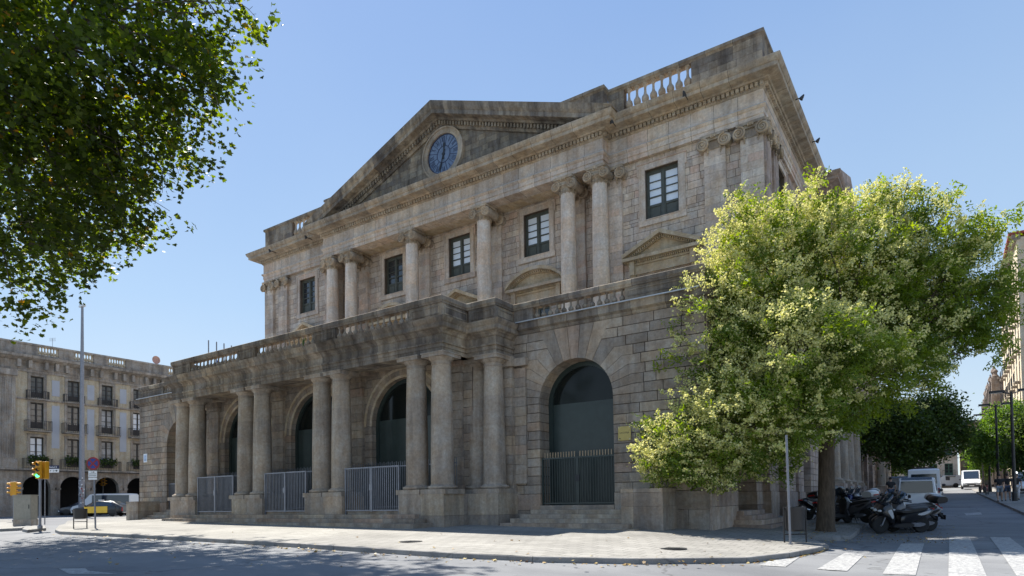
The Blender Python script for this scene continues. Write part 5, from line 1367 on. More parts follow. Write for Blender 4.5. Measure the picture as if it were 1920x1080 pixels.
for k in range(9):
    y = 113.5 + 4.2 * k; mb = MB(); hgt = 1.5 + 1.0 * (k % 2); c = (X1 - .8, y, 17.9)
    mb.box(X1 - 1.3, X1 - .2, y - .55, y + .55, 3, 17.95)
    for z in (6.5, 10.1, 13.7): mb.box(X1 - 1.5, X1 - .2, y - .7, y + .7, z, z + .35)
    mb.lathe([(.4, 0), (.42, .3), (.26, .5), (.22, hgt * .5), (.34, hgt * .6), (.3, hgt * .72), (.14, hgt * .85), (.07, hgt * .9), (.1, hgt * .97), (.02, hgt)], c, 10, .5); B(mb, 'finial_pier', S_BR)
gx0, gx1 = at(1690, 880, 112).x, at(1818, 880, 112).x
simple_block('pale_house', 'pale house with green shuttered balconies closing the end of the street', FR(125), -11, 1.2, 2.0, 15.5, [-8.6, -5.2, -2.1, -.2 + .2], [4.6, 7.9, 11.2], S_WH, (-5, 125, 0), shutter=plain('green shutters', (.03, .10, .07), .6), wh=2.0, depth_=9)
simple_block('distant_house', 'cream house glimpsed between the trees right of the pale house', FR(132), 1.6, 6.0, 2.5, 13.5, [3.0, 4.8], [4.8, 8.0], S_CR, (4, 132, 0), wh=1.8, depth_=6)
simple_block('distant_block', 'grey block rising above the trees at the end of the street', FR(150), -14, 0.5, 2.5, 20, [-12, -9, -6, -3], [6, 9.5, 13, 16.5], S_GR, (-7, 150, 0), wh=1.8, depth_=8)

# ================================================================== STREET FURNITURE
def P3(u, v): return gat(u, v)
def lamp_post(u, vtop, d, lab):
    b = at(u, 935, d); b.z = PV(b.x, b.y); h = at(u, vtop, d).z - b.z; t = thing('street_lamp', lab, 'street lamp', b, 0, 'tall black lamps along the right pavement')
    mb = MB(); mb.tube([(0, 0, 0), (0, 0, h)], [.11, .075], 10); mb.lathe([(.16, 0), (.16, .5), (.12, .6)], (0, 0, 0), 10, .5); mb.build('pole', M_BLACK, t)
    for s_ in (-1, 1):
        mb = MB(); mb.tube([(0, 0, h - .15), (s_ * .5, 0, h)], .04, 6); mb.box(min(s_ * .35, s_ * 1.15), max(s_ * .35, s_ * 1.15), -.16, .16, h - .02, h + .12); o = mb.build('lamp_head', M_BLACK, t)
        g = MB(); g.box(min(s_ * .45, s_ * 1.1), max(s_ * .45, s_ * 1.1), -.12, .12, h - .035, h - .02); g.build('diffuser', M_WHT, o)
for u, v, d, lab in ((1903, 733, 42, 'nearest and tallest looking black lamp on the right pavement beside the walkers'), (1873, 758, 53, 'second black lamp on the right pavement counting from the walkers'), (1857, 777, 65, 'third black lamp on the right pavement, left of the second'), (1845, 788, 74, 'farthest black lamp on the right pavement next to the bicycles')): lamp_post(u, v, d, lab)
# high mast
b = gat(153, 966); d = depth(b); hm = thing('mast', 'very tall grey lighting mast with small floodlight on top, stickers round its foot', 'mast', b); h = at(153, 572, d).z - b.z
mb = MB(); mb.tube([(0, 0, 0), (0, 0, h * .5), (0, 0, h)], [.28, .2, .11], 14); mb.build('pole', M_PGRY, hm, smooth=True)
mb = MB(); mb.box(-.45, .45, -.15, .15, h, h + .16); mb.build('floodlight', M_WHT, hm)
mb = MB()
for i in range(46):
    z = random.uniform(1.0, 3.6); a = random.uniform(-2.6, .6); r = .285 - (z / h) * .16; w = random.uniform(.05, .1)
    p = Vector((math.cos(a) * r, math.sin(a) * r, z)); q = Vector((-math.sin(a), math.cos(a), 0)) * w
    b0 = len(mb.v); mb.v += [tuple(p - q * .6), tuple(p + q * .6), tuple(p + q * .6 + Vector((0, 0, w * 1.6))), tuple(p - q * .6 + Vector((0, 0, w * 1.6)))]; mb.use([M_WHT, M_RED, M_PGRY, M_BLACK][i % 4 if i % 3 else 0]); mb.face([b0, b0 + 1, b0 + 2, b0 + 3], .5)
mb.build('stickers', None, hm, recalc=False)
b = gat(226, 958); d = depth(b); sl_ = thing('lamp_post', 'slim grey lamp post behind the taxi and minibus', 'street lamp', b); h = at(226, 806, d).z - b.z
mb = MB(); mb.tube([(0, 0, 0), (0, 0, h)], [.11, .07], 8); mb.build('pole', M_PGRY, sl_); mb = MB(); mb.box(-.45, .2, -.14, .14, h, h + .13); mb.build('lamp_head', M_WHT, sl_)
# traffic lights
L_GRN = emit('green lamp', (.05, .9, .35), 2.2); L_REDL = emit('red lamp', (1, .05, .12), 2.0)
def head(par, loc, rz, lit=None, s=1.0):
    e = empty('signal_head', par); e.location = loc; e.rotation_euler = (0, 0, rz)
    mb = MB(); mb.box(-.13 * s, .13 * s, -.02, .18 * s, -.48 * s, .48 * s); mb.build('housing', M_YEL, e, bevel=.02)
    for k, z in enumerate((.31, 0, -.31)):
        m = MB(); m.lathe([(.095 * s, 0), (.095 * s, .02), (.01, .028)], (0, -.04, z * s), 14, .5, 'y'); 
        m.build('lens', {(0): L_REDL if lit == 0 else M_BLACK, 1: M_BLACK, 2: L_GRN if lit == 2 else M_BLACK}[k], e)
        m = MB(); N = 10; pr = []
        for j in range(N + 1):
            a = math.pi * (-.05 + 1.1 * j / N); pr.append((.12 * s * math.cos(a), .12 * s * math.sin(a)))
        b0 = len(m.v)
        for (x, zz) in pr: m.v += [(x, -.02, z * s + zz), (x, -.24 * s if zz > 0 else -.16 * s, z * s + zz)]
        for j in range(N): m.face([b0 + 2 * j, b0 + 2 * j + 1, b0 + 2 * j + 3, b0 + 2 * j + 2], .5)
        o = m.build('visor', M_YEL, e); so2 = o.modifiers.new('s', 'SOLIDIFY'); so2.thickness = .008
def traffic(u, v, vtop, lab, heads, s=1.0):
    b = gat(u, v); d = depth(b); t = thing('traffic_light', lab, 'traffic light', b, 0); h = at(u, vtop, d).z - b.z
    mb = MB(); mb.tube([(0, 0, 0), (0, 0, h)], .055, 10); mb.lathe([(.1, 0), (.1, .12), (.06, .16)], (0, 0, 0), 10, .5); mb.build('pole', M_GALV, t)
    mb = MB(); mb.box(-.16, .16, -.03, .03, h - 1.05 * s, h - 1.0 * s); mb.build('bracket', M_GALV, t)
    for (dx, dy, rz, lit) in heads: head(t, (dx, dy, h - .5 * s), rz, lit, s)
    return t, b, d, h
cyaw = math.atan2(M[1][0], M[0][0])       # camera right direction in plan
traffic(75, 991, 864, 'traffic light showing green on the small island beside the tan cabinet', [(.08, -.12, cyaw + .12, 2), (-.22, -.02, cyaw - 1.2, None), (-.1, .2, cyaw - 1.7, None)], .82)
traffic(193, 962, 893, 'yellow traffic light standing in front of the taxi', [(-.12, -.1, cyaw - 1.4, None), (.15, -.05, cyaw + .7, None), (0, .15, cyaw + 2.8, None)], 1.15)
traffic(26, 978, 903, 'yellow traffic light leaning into view at the left edge behind the tan cabinet', [(-.2, -.1, cyaw - 1.3, 0), (.15, .1, cyaw + 1.9, None)], 1.0)
# street name sign
b = gat(84, 984); d = depth(b); p_ = at(99, 879, d); sg_ = thing('direction_sign', 'navy and white street name board reading Pg. Isabel II beside the green traffic light', 'sign', b, cyaw)
k = px(d); mb = MB(); zc = p_.z - b.z; mb.tube([(0, 0, 0), (0, 0, zc + .2)], .03, 8); mb.build('post', M_GALV, sg_)
mb = MB(); mb.box(-.02, 27 * k, -.05, -.02, zc, zc + 6.5 * k); mb.build('name_board', M_NAVY, sg_); mb = MB(); mb.box(-.02, 27 * k, -.05, -.02, zc - 7 * k, zc - .01); mb.build('number_board', M_WHT, sg_)
textobj('lettering', 'Pg. Isabel II', 4.6 * k, M_WHT, (13 * k, -.056, zc + 3.2 * k), (R(90), 0, 0), sg_, .003)
textobj('numbers', '4 · 2', 4.2 * k, M_BLACK, (14 * k, -.056, zc - 3.6 * k), (R(90), 0, 0), sg_, .003)
mb = MB(); mb.box(19 * k, 22.5 * k, -.058, -.05, zc - 4.1 * k, zc - 3.1 * k); mb.prism([(22 * k, zc - 5.6 * k), (24.8 * k, zc - 3.6 * k), (22 * k, zc - 1.6 * k)], .05, .058, ((0, 0, 0), (1, 0), (0, -1))); mb.build('arrow', M_BLACK, sg_)
# no stopping sign
b = gat(179, 990.5); d = depth(b); k = px(d); ns = thing('road_sign', 'round red and blue no stopping sign with white plates on a slim post', 'sign', b, cyaw)
zc = at(176, 869, d).z - b.z; xc = -4 * k
mb = MB(); mb.tube([(0, 0, 0), (xc, .03, zc)], .035, 8); mb.build('post', M_GALV, ns)
def disc(mb, x, z, r, y0, y1, n=28): mb.prism([(x + r * math.cos(2 * math.pi * i / n), z + r * math.sin(2 * math.pi * i / n)) for i in range(n)], -y1, -y0, ((0, 0, 0), (1, 0), (0, -1)), .5) if False else mb.prism([(x + r * math.cos(2 * math.pi * i / n), z + r * math.sin(2 * math.pi * i / n)) for i in range(n)], y0, y1, ((0, 0, 0), (1, 0), (0, -1)), .5)
mb = MB(); disc(mb, xc, zc, 12.3 * k, .02, .04); mb.build('sign_rim', M_RED, ns); mb = MB(); disc(mb, xc, zc, 9.3 * k, .04, .046); mb.build('sign_face', M_BLUE, ns)
mb = MB()
for a in (R(45), R(135)):
    c_, s__ = math.cos(a), math.sin(a); L_, w_ = 9.5 * k, 1.4 * k; mb.prism([(xc + c_ * L_ - s__ * w_, zc + s__ * L_ + c_ * w_), (xc - c_ * L_ - s__ * w_, zc - s__ * L_ + c_ * w_), (xc - c_ * L_ + s__ * w_, zc - s__ * L_ - c_ * w_), (xc + c_ * L_ + s__ * w_, zc + s__ * L_ - c_ * w_)], .046, .05 + a * .001, ((0, 0, 0), (1, 0), (0, -1)))
mb.build('red_cross', M_RED, ns)
mb = MB(); mb.box(xc - 8 * k, xc + 8 * k, -.06, -.04, zc - 25.5 * k, zc - 13.8 * k); mb.build('upper_plate', M_WHT, ns)
mb = MB(); mb.box(xc - 8 * k, xc + 8 * k, -.06, -.04, zc - 30.5 * k, zc - 26.6 * k); mb.build('lower_plate', M_WHT, ns)
mb = MB(); mb.box(xc - 3 * k, xc + 2 * k, -.065, -.06, zc - 16.6 * k, zc - 15.8 * k); mb.prism([(xc + 1.6 * k, zc - 17.6 * k), (xc + 4 * k, zc - 16.2 * k), (xc + 1.6 * k, zc - 14.8 * k)], .06, .065, ((0, 0, 0), (1, 0), (0, -1)))
for q in (19.5, 22.8): mb.box(xc - 6.8 * k, xc + 6.8 * k, -.064, -.06, zc - q * k - .5 * k, zc - q * k + .3 * k)
mb.build('plate_marks', M_BLACK, ns)
# cabinets
def cabinet(u0, u1, vt, vb, mat, basem, lab, dep=.5):
    b = gat((u0 + u1) / 2, vb); d = depth(b); k = px(d); w = (u1 - u0) * k; h = (vb - vt) * k; t = thing('utility_cabinet', lab, 'cabinet', b, cyaw)
    mb = MB(); mb.box(-w / 2, w / 2, 0, dep, h * .2, h * .97); mb.build('body', mat, t, bevel=.01)
    mb = MB(); mb.box(-w / 2 - .04, w / 2 + .04, -.04, dep + .04, h * .97, h); mb.build('lid', mat, t); mb = MB(); mb.box(-w / 2 - .02, w / 2 + .02, -.02, dep + .02, 0, h * .2); mb.build('plinth', basem, t)
    mb = MB(); mb.box(-w / 2 + .04, w / 2 - .04, -.012, 0, h * .25, h * .93); o = mb.build('door', mat, t); mb = MB(); mb.box(w / 2 - .14, w / 2 - .1, -.03, -.012, h * .55, h * .68); mb.build('handle', M_IRON, o)
cabinet(25, 58, 928, 986, plain('tan cabinet paint', (.27, .255, .21), .6), S_GR, 'tan street cabinet on a concrete plinth beside the green traffic light', .55)
cabinet(135, 152, 926, 962, plain('blue grey cabinet paint', (.24, .29, .32), .5), S_GR, 'blue grey street cabinet beside the tall mast')
# bins
def bin_(u0, u1, vt, vb, vmid, lab, w=None):
    b = gat((u0 + u1) / 2, vb); d = depth(b); k = px(d); w = (u1 - u0) * k; h = (vb - vt) * k; hm_ = (vb - vmid) * k; t = thing('litter_bin', lab, 'bin', b, cyaw)
    mb = MB(); 
    for s_ in (-1, 1): mb.tube([(s_ * w / 2, 0, 0), (s_ * w / 2, 0, h)], .022, 8)
    mb.tube([(-w / 2, 0, hm_ * .72), (w / 2, 0, hm_ * .72)], .016, 6); mb.build('frame', M_BLACK, t)
    mb = MB(); r = w * .43; mb.lathe([(r * .8, hm_), (r * .98, hm_ + .04), (r, h * .9), (r * 1.06, h * .95), (r * 1.06, h), (r * .92, h), (r * .9, h * .93)], (0, 0, 0), 20, .5); mb.build('basket', M_BLACK, t, smooth=True)
bin_(138, 163, 954, 991, 973, 'black litter bin in a two legged frame beside the no stopping sign')
bin_(1471, 1512, 951, 1018, 996, 'dark litter bin between two posts under the flowering tree')
b = gat(1482, 1021); d = depth(b); gp = thing('signpost', 'plain grey sign pole at the kerb, in front of the bin under the tree', 'post', b)
h = at(1479, 815, d).z - b.z; mb = MB(); mb.tube([(0, 0, 0), (-.03, 0, h)], .03, 10); mb.lathe([(.06, 0), (.06, .02)], (0, 0, 0), 10, .5); mb.build('pole', M_GALV, gp)
for i, (u, v) in enumerate(((209, 966), (217, 966.5))):
    b = gat(u, v); t = thing('bollard', ['left one of two thin dark bollards in front of the taxi', 'right one of two thin dark bollards in front of the taxi'][i], 'bollard', b, 0, 'thin bollards before the taxi')
    mb = MB(); mb.lathe([(.09, 0), (.09, .05), (.05, .08), (.05, .85), (.07, .88), (.06, .96), (.02, 1.0)], (0, 0, 0), 10, .5); mb.build('post', M_IRON, t)
# flagpoles on the terrace
M_FB = plain('blue flag', (.02, .05, .35), .8); M_FR = plain('red flag', (.6, .03, .03), .8); M_FY = plain('yellow flag', (.8, .5, .02), .8)
for i, (u, v, m, lab) in enumerate(((391, 638, None, 'leftmost bare flagpole above the porch balustrade'), (406, 641, M_FB, 'second flagpole above the porch balustrade with a blue flag'), (420, 644, M_FR, 'third flagpole above the porch balustrade with a red and yellow flag'), (434, 648, M_FY, 'rightmost flagpole above the porch balustrade with a yellow and red flag'))):
    p = at(u, v, 49.5); b = Vector((p.x, p.y, 8.37)); t = thing('flagpole', lab, 'flagpole', b, 0, 'flagpoles on the terrace')
    mb = MB(); mb.tube([(0, 0, 0), (0, 0, p.z - b.z)], .045, 8); mb.build('pole', M_GALV, t)
    if m:
        zt = p.z - b.z - .5
        for q, mm in enumerate((m, M_FY if m is M_FR else (M_FR if m is M_FY else m))):
            mb = MB(); n = 8; b0 = 0
            for j in range(n + 1):
                x = .05 + q * .3 + .3 * j / n; y = .08 * math.sin(j * 1.3 + q)
                mb.v += [(x, y, zt - .9 - .5 * (x)), (x, y, zt - 3.4 - .3 * x)]
            for j in range(n): mb.face([2 * j, 2 * j + 1, 2 * j + 3, 2 * j + 2], .5)
            mb.build('flag', mm, t)
# weed on the cornice
pts = []; wd = thing('weed', 'small green tuft sprouting on the porch cornice', 'plant', (-23.0, 17.98, 8.33))
mb = MB()
for i in range(14): a = random.uniform(0, 6.28); mb.tube([(0, 0, 0), (math.cos(a) * .06, math.sin(a) * .04, .25), (math.cos(a) * .16, math.sin(a) * .08, random.uniform(.25, .5))], [.012, .01, .003], 4)
mb.build('blades', L_BRT, wd)

# ================================================================== VEHICLES
def paint(name, col, rough=.28): 
    m = plain(name, col, rough, 0.0, .5, .03, 2, coat=.6); return m
C_WH = paint('white car paint', (.72, .74, .76)); C_BK = paint('black car paint', (.015, .015, .018)); C_YE = paint('yellow car paint', (.85, .52, .01)); C_DK = paint('dark grey car paint', (.05, .055, .07)); C_SI = paint('silver car paint', (.42, .44, .46))
M_CARG = glass('car glass', (.02, .03, .045), .04, .9); M_LAMP = plain('lamp glass', (.6, .62, .62), .15); M_TAIL = plain('tail lamp', (.35, .01, .01), .2)
def wheel(par, x, y, r, w=.2):
    e = empty('wheel', par); e.location = (x, y, r)
    m = MB(); m.lathe([(r * .62, -w / 2), (r * .92, -w / 2), (r, -w * .3), (r, w * .3), (r * .92, w / 2), (r * .62, w / 2)], (0, 0, 0), 20, .5, 'y'); m.build('tyre', M_RUB, e, smooth=True)
    m = MB(); m.lathe([(.05, -w * .46), (r * .6, -w * .42), (r * .62, -w * .3), (r * .62, w * .3), (r * .6, w * .42), (.05, w * .46)], (0, 0, 0), 14, .5, 'y'); m.build('rim', M_CHR, e)
def car(label, cat, name, loc, rz, st, W, L_wheels, r, bodym, glassi, front, rear, group=None, lower=None, rails=True):
    """st: stations (x, zlow, zbelt, zroof, belt_halfwidth, roof_halfwidth) rear -> front; glassi: (i0, i1) side glass stations"""
    t = thing(name, label, cat, loc, rz, group); mb = MB(); rings = []
    for (x, zl, zb, zr, hb, hr) in st:
        rings.append(len(mb.v)); sec = [(hb * .86, zl), (hb * .98, zl + .12), (hb, (zl + zb) / 2), (hb * .97, zb), (hr, zr - .05), (hr * .8, zr)]
        for (y, z) in sec: mb.v.append((x, y, z))
        for (y, z) in sec[::-1]: mb.v.append((x, -y, z))
    for a, b in zip(rings, rings[1:]):
        for i in range(12):
            j = (i + 1) % 12
            if lower and i in (0, 1, 2, 8, 9, 10): mb.use(lower)
            elif lower: mb.use(bodym)
            mb.face([a + i, a + j, b + j, b + i], .5)
    if lower: mb.use(lower)
    mb.face([rings[0] + i for i in range(12)][::-1], .5); mb.face([rings[-1] + i for i in range(12)], .5)
    mb.build('body', bodym, t, smooth=True)
    def pt(i, f, s_, off=.012):
        x, zl, zb, zr, hb, hr = st[i]; z = zb + .03 + (zr - .09 - zb - .03) * f; y = hb * .97 + (hr - hb * .97) * ((z - zb) / max(.01, zr - .05 - zb)); return (x, s_ * (y + off), z)
    for s_ in (-1, 1):
        for (i0, i1) in glassi:
            m = MB(); a = len(m.v); x0, x1 = st[i0][0], st[i1][0]
            m.v += [pt(i0, 0, s_), pt(i1, 0, s_), pt(i1, .93, s_), pt(i0, .93, s_)]; m.face([0, 1, 2, 3], .5); m.build('side_window', M_CARG, t, recalc=False)
    for nm, (i0, i1) in (('windscreen', front), ('rear_window', rear)):
        if i0 is None: continue
        (x0, _, zb0, zr0, hb0, hr0), (x1, _, zb1, zr1, hb1, hr1) = st[i0], st[i1]; sg = 1 if nm == 'windscreen' else -1; o = .015
        m = MB(); lo, hi = (i0, i1)
        xa, za, wa = st[lo][0], st[lo][3], st[lo][5]; xb, zb_2, wb = st[hi][0], st[hi][3], st[hi][5]
        f0, f1 = .06, .92
        P_0 = (xa + (xb - xa) * f0, za + (zb_2 - za) * f0, wa + (wb - wa) * f0); P_1 = (xa + (xb - xa) * f1, za + (zb_2 - za) * f1, wa + (wb - wa) * f1)
        nx, nz = (sg * abs(P_1[1] - P_0[1]), abs(P_1[0] - P_0[0])); q = math.hypot(nx, nz) or 1; nx, nz = nx / q * o, nz / q * o
        m.v += [(P_0[0] + nx, -P_0[2] * .9, P_0[1] + nz), (P_0[0] + nx, P_0[2] * .9, P_0[1] + nz), (P_1[0] + nx, P_1[2] * .86, P_1[1] + nz), (P_1[0] + nx, -P_1[2] * .86, P_1[1] + nz)]; m.face([0, 1, 2, 3], .5); m.build(nm, M_CARG, t, recalc=False)
    for x in L_wheels:
        for s_ in (-1, 1): wheel(t, x, s_ * (W / 2 - .1), r)
        for s_ in (-1, 1):
            m = MB(); n = 14; m.prism([(x + (r + .06) * math.cos(math.pi * i / n), r + (r + .06) * math.sin(math.pi * i / n)) for i in range(n + 1)], 0, .012, ((0, s_ * (W / 2 - .008), 0), (1, 0), (0, s_))); m.build('wheel_arch', M_BLACK, t)
    xf, xr = st[-1][0], st[0][0]; zf = st[-1][2]
    for s_ in (-1, 1):
        m = MB(); y0, y1 = sorted((s_ * (W / 2 - .5), s_ * (W / 2 - .12))); m.box(xf - .12, xf + .02, y0, y1, zf - .22, zf - .06); m.build('headlight', M_LAMP, t, bevel=.02)
        m = MB(); y0, y1 = sorted((s_ * (W / 2 - .19), s_ * (W / 2 - .08))); m.box(xr - .02, xr + .1, y0, y1, st[0][2] - .38, st[0][2] - .05); m.build('tail_light', M_TAIL, t)
        i = front[0] if front[0] is not None else -2
        m = MB(); m.sphere((st[front[0]][0] - .25, s_ * (W / 2 + .12), st[front[0]][2] + .12), (.07, .12, .1), 8); m.build('mirror', M_BLACK, t)
    m = MB(); m.box(xf - .1, xf + .05, -W / 2 + .15, W / 2 - .15, .28, .5); m.build('bumper', M_BLACK, t)
    m = MB(); m.box(xf + .05, xf + .06, -.26, .26, .38, .48); m.build('number_plate', M_WHT, t)
    m = MB(); m.box(xf - .02, xf + .03, -W / 2 + .6, W / 2 - .6, zf - .24, zf - .12); m.build('grille', M_BLACK, t)
    return t
VAN = lambda H_, L_=5.6, W_=2.0: [(-L_ / 2, .4, 1.05, H_ - .1, W_ / 2 * .97, W_ / 2 * .9), (-L_ / 2 + .1, .32, 1.1, H_, W_ / 2, W_ / 2 * .92), (-.4, .3, 1.15, H_ + .02, W_ / 2, W_ / 2 * .92), (L_ / 2 - 2.1, .3, 1.18, H_, W_ / 2, W_ / 2 * .9), (L_ / 2 - 1.85, .3, 1.18, H_ - .05, W_ / 2, W_ / 2 * .88), (L_ / 2 - .95, .3, 1.14, 1.24, W_ / 2, W_ / 2 * .84), (L_ / 2 - .25, .3, 1.0, 1.06, W_ / 2 * .96, W_ / 2 * .76), (L_ / 2, .34, .78, .82, W_ / 2 * .86, W_ / 2 * .66)]
SV = lambda H_=1.82, L_=4.4, W_=1.82: [(-L_ / 2, .4, 1.0, H_ - .16, W_ / 2 * .95, W_ / 2 * .84), (-L_ / 2 + .12, .32, 1.05, H_, W_ / 2, W_ / 2 * .88), (0, .3, 1.08, H_, W_ / 2, W_ / 2 * .87), (.35, .3, 1.08, H_ - .04, W_ / 2, W_ / 2 * .85), (1.15, .3, 1.02, 1.1, W_ / 2, W_ / 2 * .82), (L_ / 2 - .25, .3, .86, .92, W_ / 2 * .95, W_ / 2 * .74), (L_ / 2, .34, .66, .7, W_ / 2 * .84, W_ / 2 * .62)]
HB = lambda H_=1.48, L_=4.4, W_=1.8: [(-L_ / 2, .4, .9, .96, W_ / 2 * .9, W_ / 2 * .74), (-L_ / 2 + .2, .34, .98, 1.06, W_ / 2, W_ / 2 * .78), (-L_ / 2 + .95, .3, .98, H_ - .04, W_ / 2, W_ / 2 * .74), (-.1, .3, .97, H_, W_ / 2, W_ / 2 * .74), (.35, .3, .96, H_ - .05, W_ / 2, W_ / 2 * .73), (1.15, .3, .92, .98, W_ / 2, W_ / 2 * .8), (L_ / 2 - .25, .3, .8, .85, W_ / 2 * .95, W_ / 2 * .72), (L_ / 2, .34, .6, .64, W_ / 2 * .82, W_ / 2 * .6)]
def gp_(u, d, lane=-.12): p = at(u, 920, d); p.z = PV(p.x, p.y) + lane; return p
BACK, FRONT = R(90), R(-90)
def van(lab, u, d, rz, H_=2.3, L_=5.6, W_=2.0, mat=C_WH): return car(lab, 'van', 'van', gp_(u, d), rz, VAN(H_, L_, W_), W_, (-L_ / 2 + 1.1, L_ / 2 - .95), .34, mat, [(2, 3)], (5, 4), (None, None))
def small_van(lab, u, d, rz, mat=C_WH, cat='car'):
    return car(lab, cat, 'car', gp_(u, d), rz, SV(), 1.82, (-1.35, 1.35), .31, mat, [(1, 2), (2, 3)], (4, 3), (0, 1))
t_ = small_van('white high roofed car parked behind the scooters, its rear window toward us', 1722, 36, BACK)
m = MB(); m.v += [(-2.235, -.74, 1.0), (-2.235, .74, 1.0), (-2.225, .70, 1.62), (-2.225, -.70, 1.62)]; m.face([0, 1, 2, 3], .5); m.build('rear_glass', M_CARG, t_, recalc=False)
t_ = van('white van with a dark roof bar parked ahead of the high roofed car', 1735, 47, BACK, 2.35, 5.4)
m = MB(); m.v += [(-2.715, -.78, 1.3), (-2.715, .78, 1.3), (-2.712, .74, 1.98), (-2.712, -.74, 1.98)]; m.face([0, 1, 2, 3], .5); m.build('rear_glass', M_CARG, t_, recalc=False); m = MB(); m.box(-1.5, -1.2, -.6, .6, 2.38, 2.5); m.build('roof_bar', M_BLACK, t_)
van('white delivery van driving toward us in the middle of the street', 1821, 84, FRONT, 2.45, 5.8, 2.1)
van('small white van crossing at the far end of the street', 1772, 104, R(200), 2.0, 4.6, 1.9)
small_van('silver car half hidden by the person behind the scooters', 1690, 58, BACK, C_SI)
small_van('white car beyond the railings at the right end of the street', 1925, 58, FRONT)
van('white van parked behind the walkers at the right edge', 1925, 66, FRONT, 2.2)
# left traffic
p = gp_(190, 62)
tx = car('black and yellow taxi passing in front of the white minibus', 'taxi', 'taxi', p, cyaw + R(180) + .1, HB(1.5, 4.6), 1.82, (-1.4, 1.4), .32, C_BK, [(2, 3), (3, 4)], (5, 4), (1, 2))
m = MB()
for s_ in (-1, 1): m.prism([(-1.0, .36), (.95, .36), (1.1, .96), (-1.0, .98)], 0, .016, ((0, s_ * .912, 0), (1, 0), (0, s_)))
m.build('yellow_door', C_YE, tx); m = MB(); m.box(-.12, .12, -.3, .3, 1.5, 1.62); m.build('roof_sign', M_WHT, tx)
p = gp_(197, 67)
mbv = car('white minibus with dark windows behind the taxi', 'minibus', 'minibus', p, cyaw + R(180) + .1, VAN(2.25, 5.8, 2.0), 2.0, (-1.7, 1.9), .34, C_WH, [(1, 2), (2, 3)], (5, 4), (None, None))
p = gp_(157, 70.5); car('dark grey car nosing out left of the tall mast', 'car', 'car', p, cyaw + R(180) + .25, HB(1.5, 4.3), 1.8, (-1.35, 1.35), .31, C_DK, [(2, 3), (3, 4)], (5, 4), (1, 2))

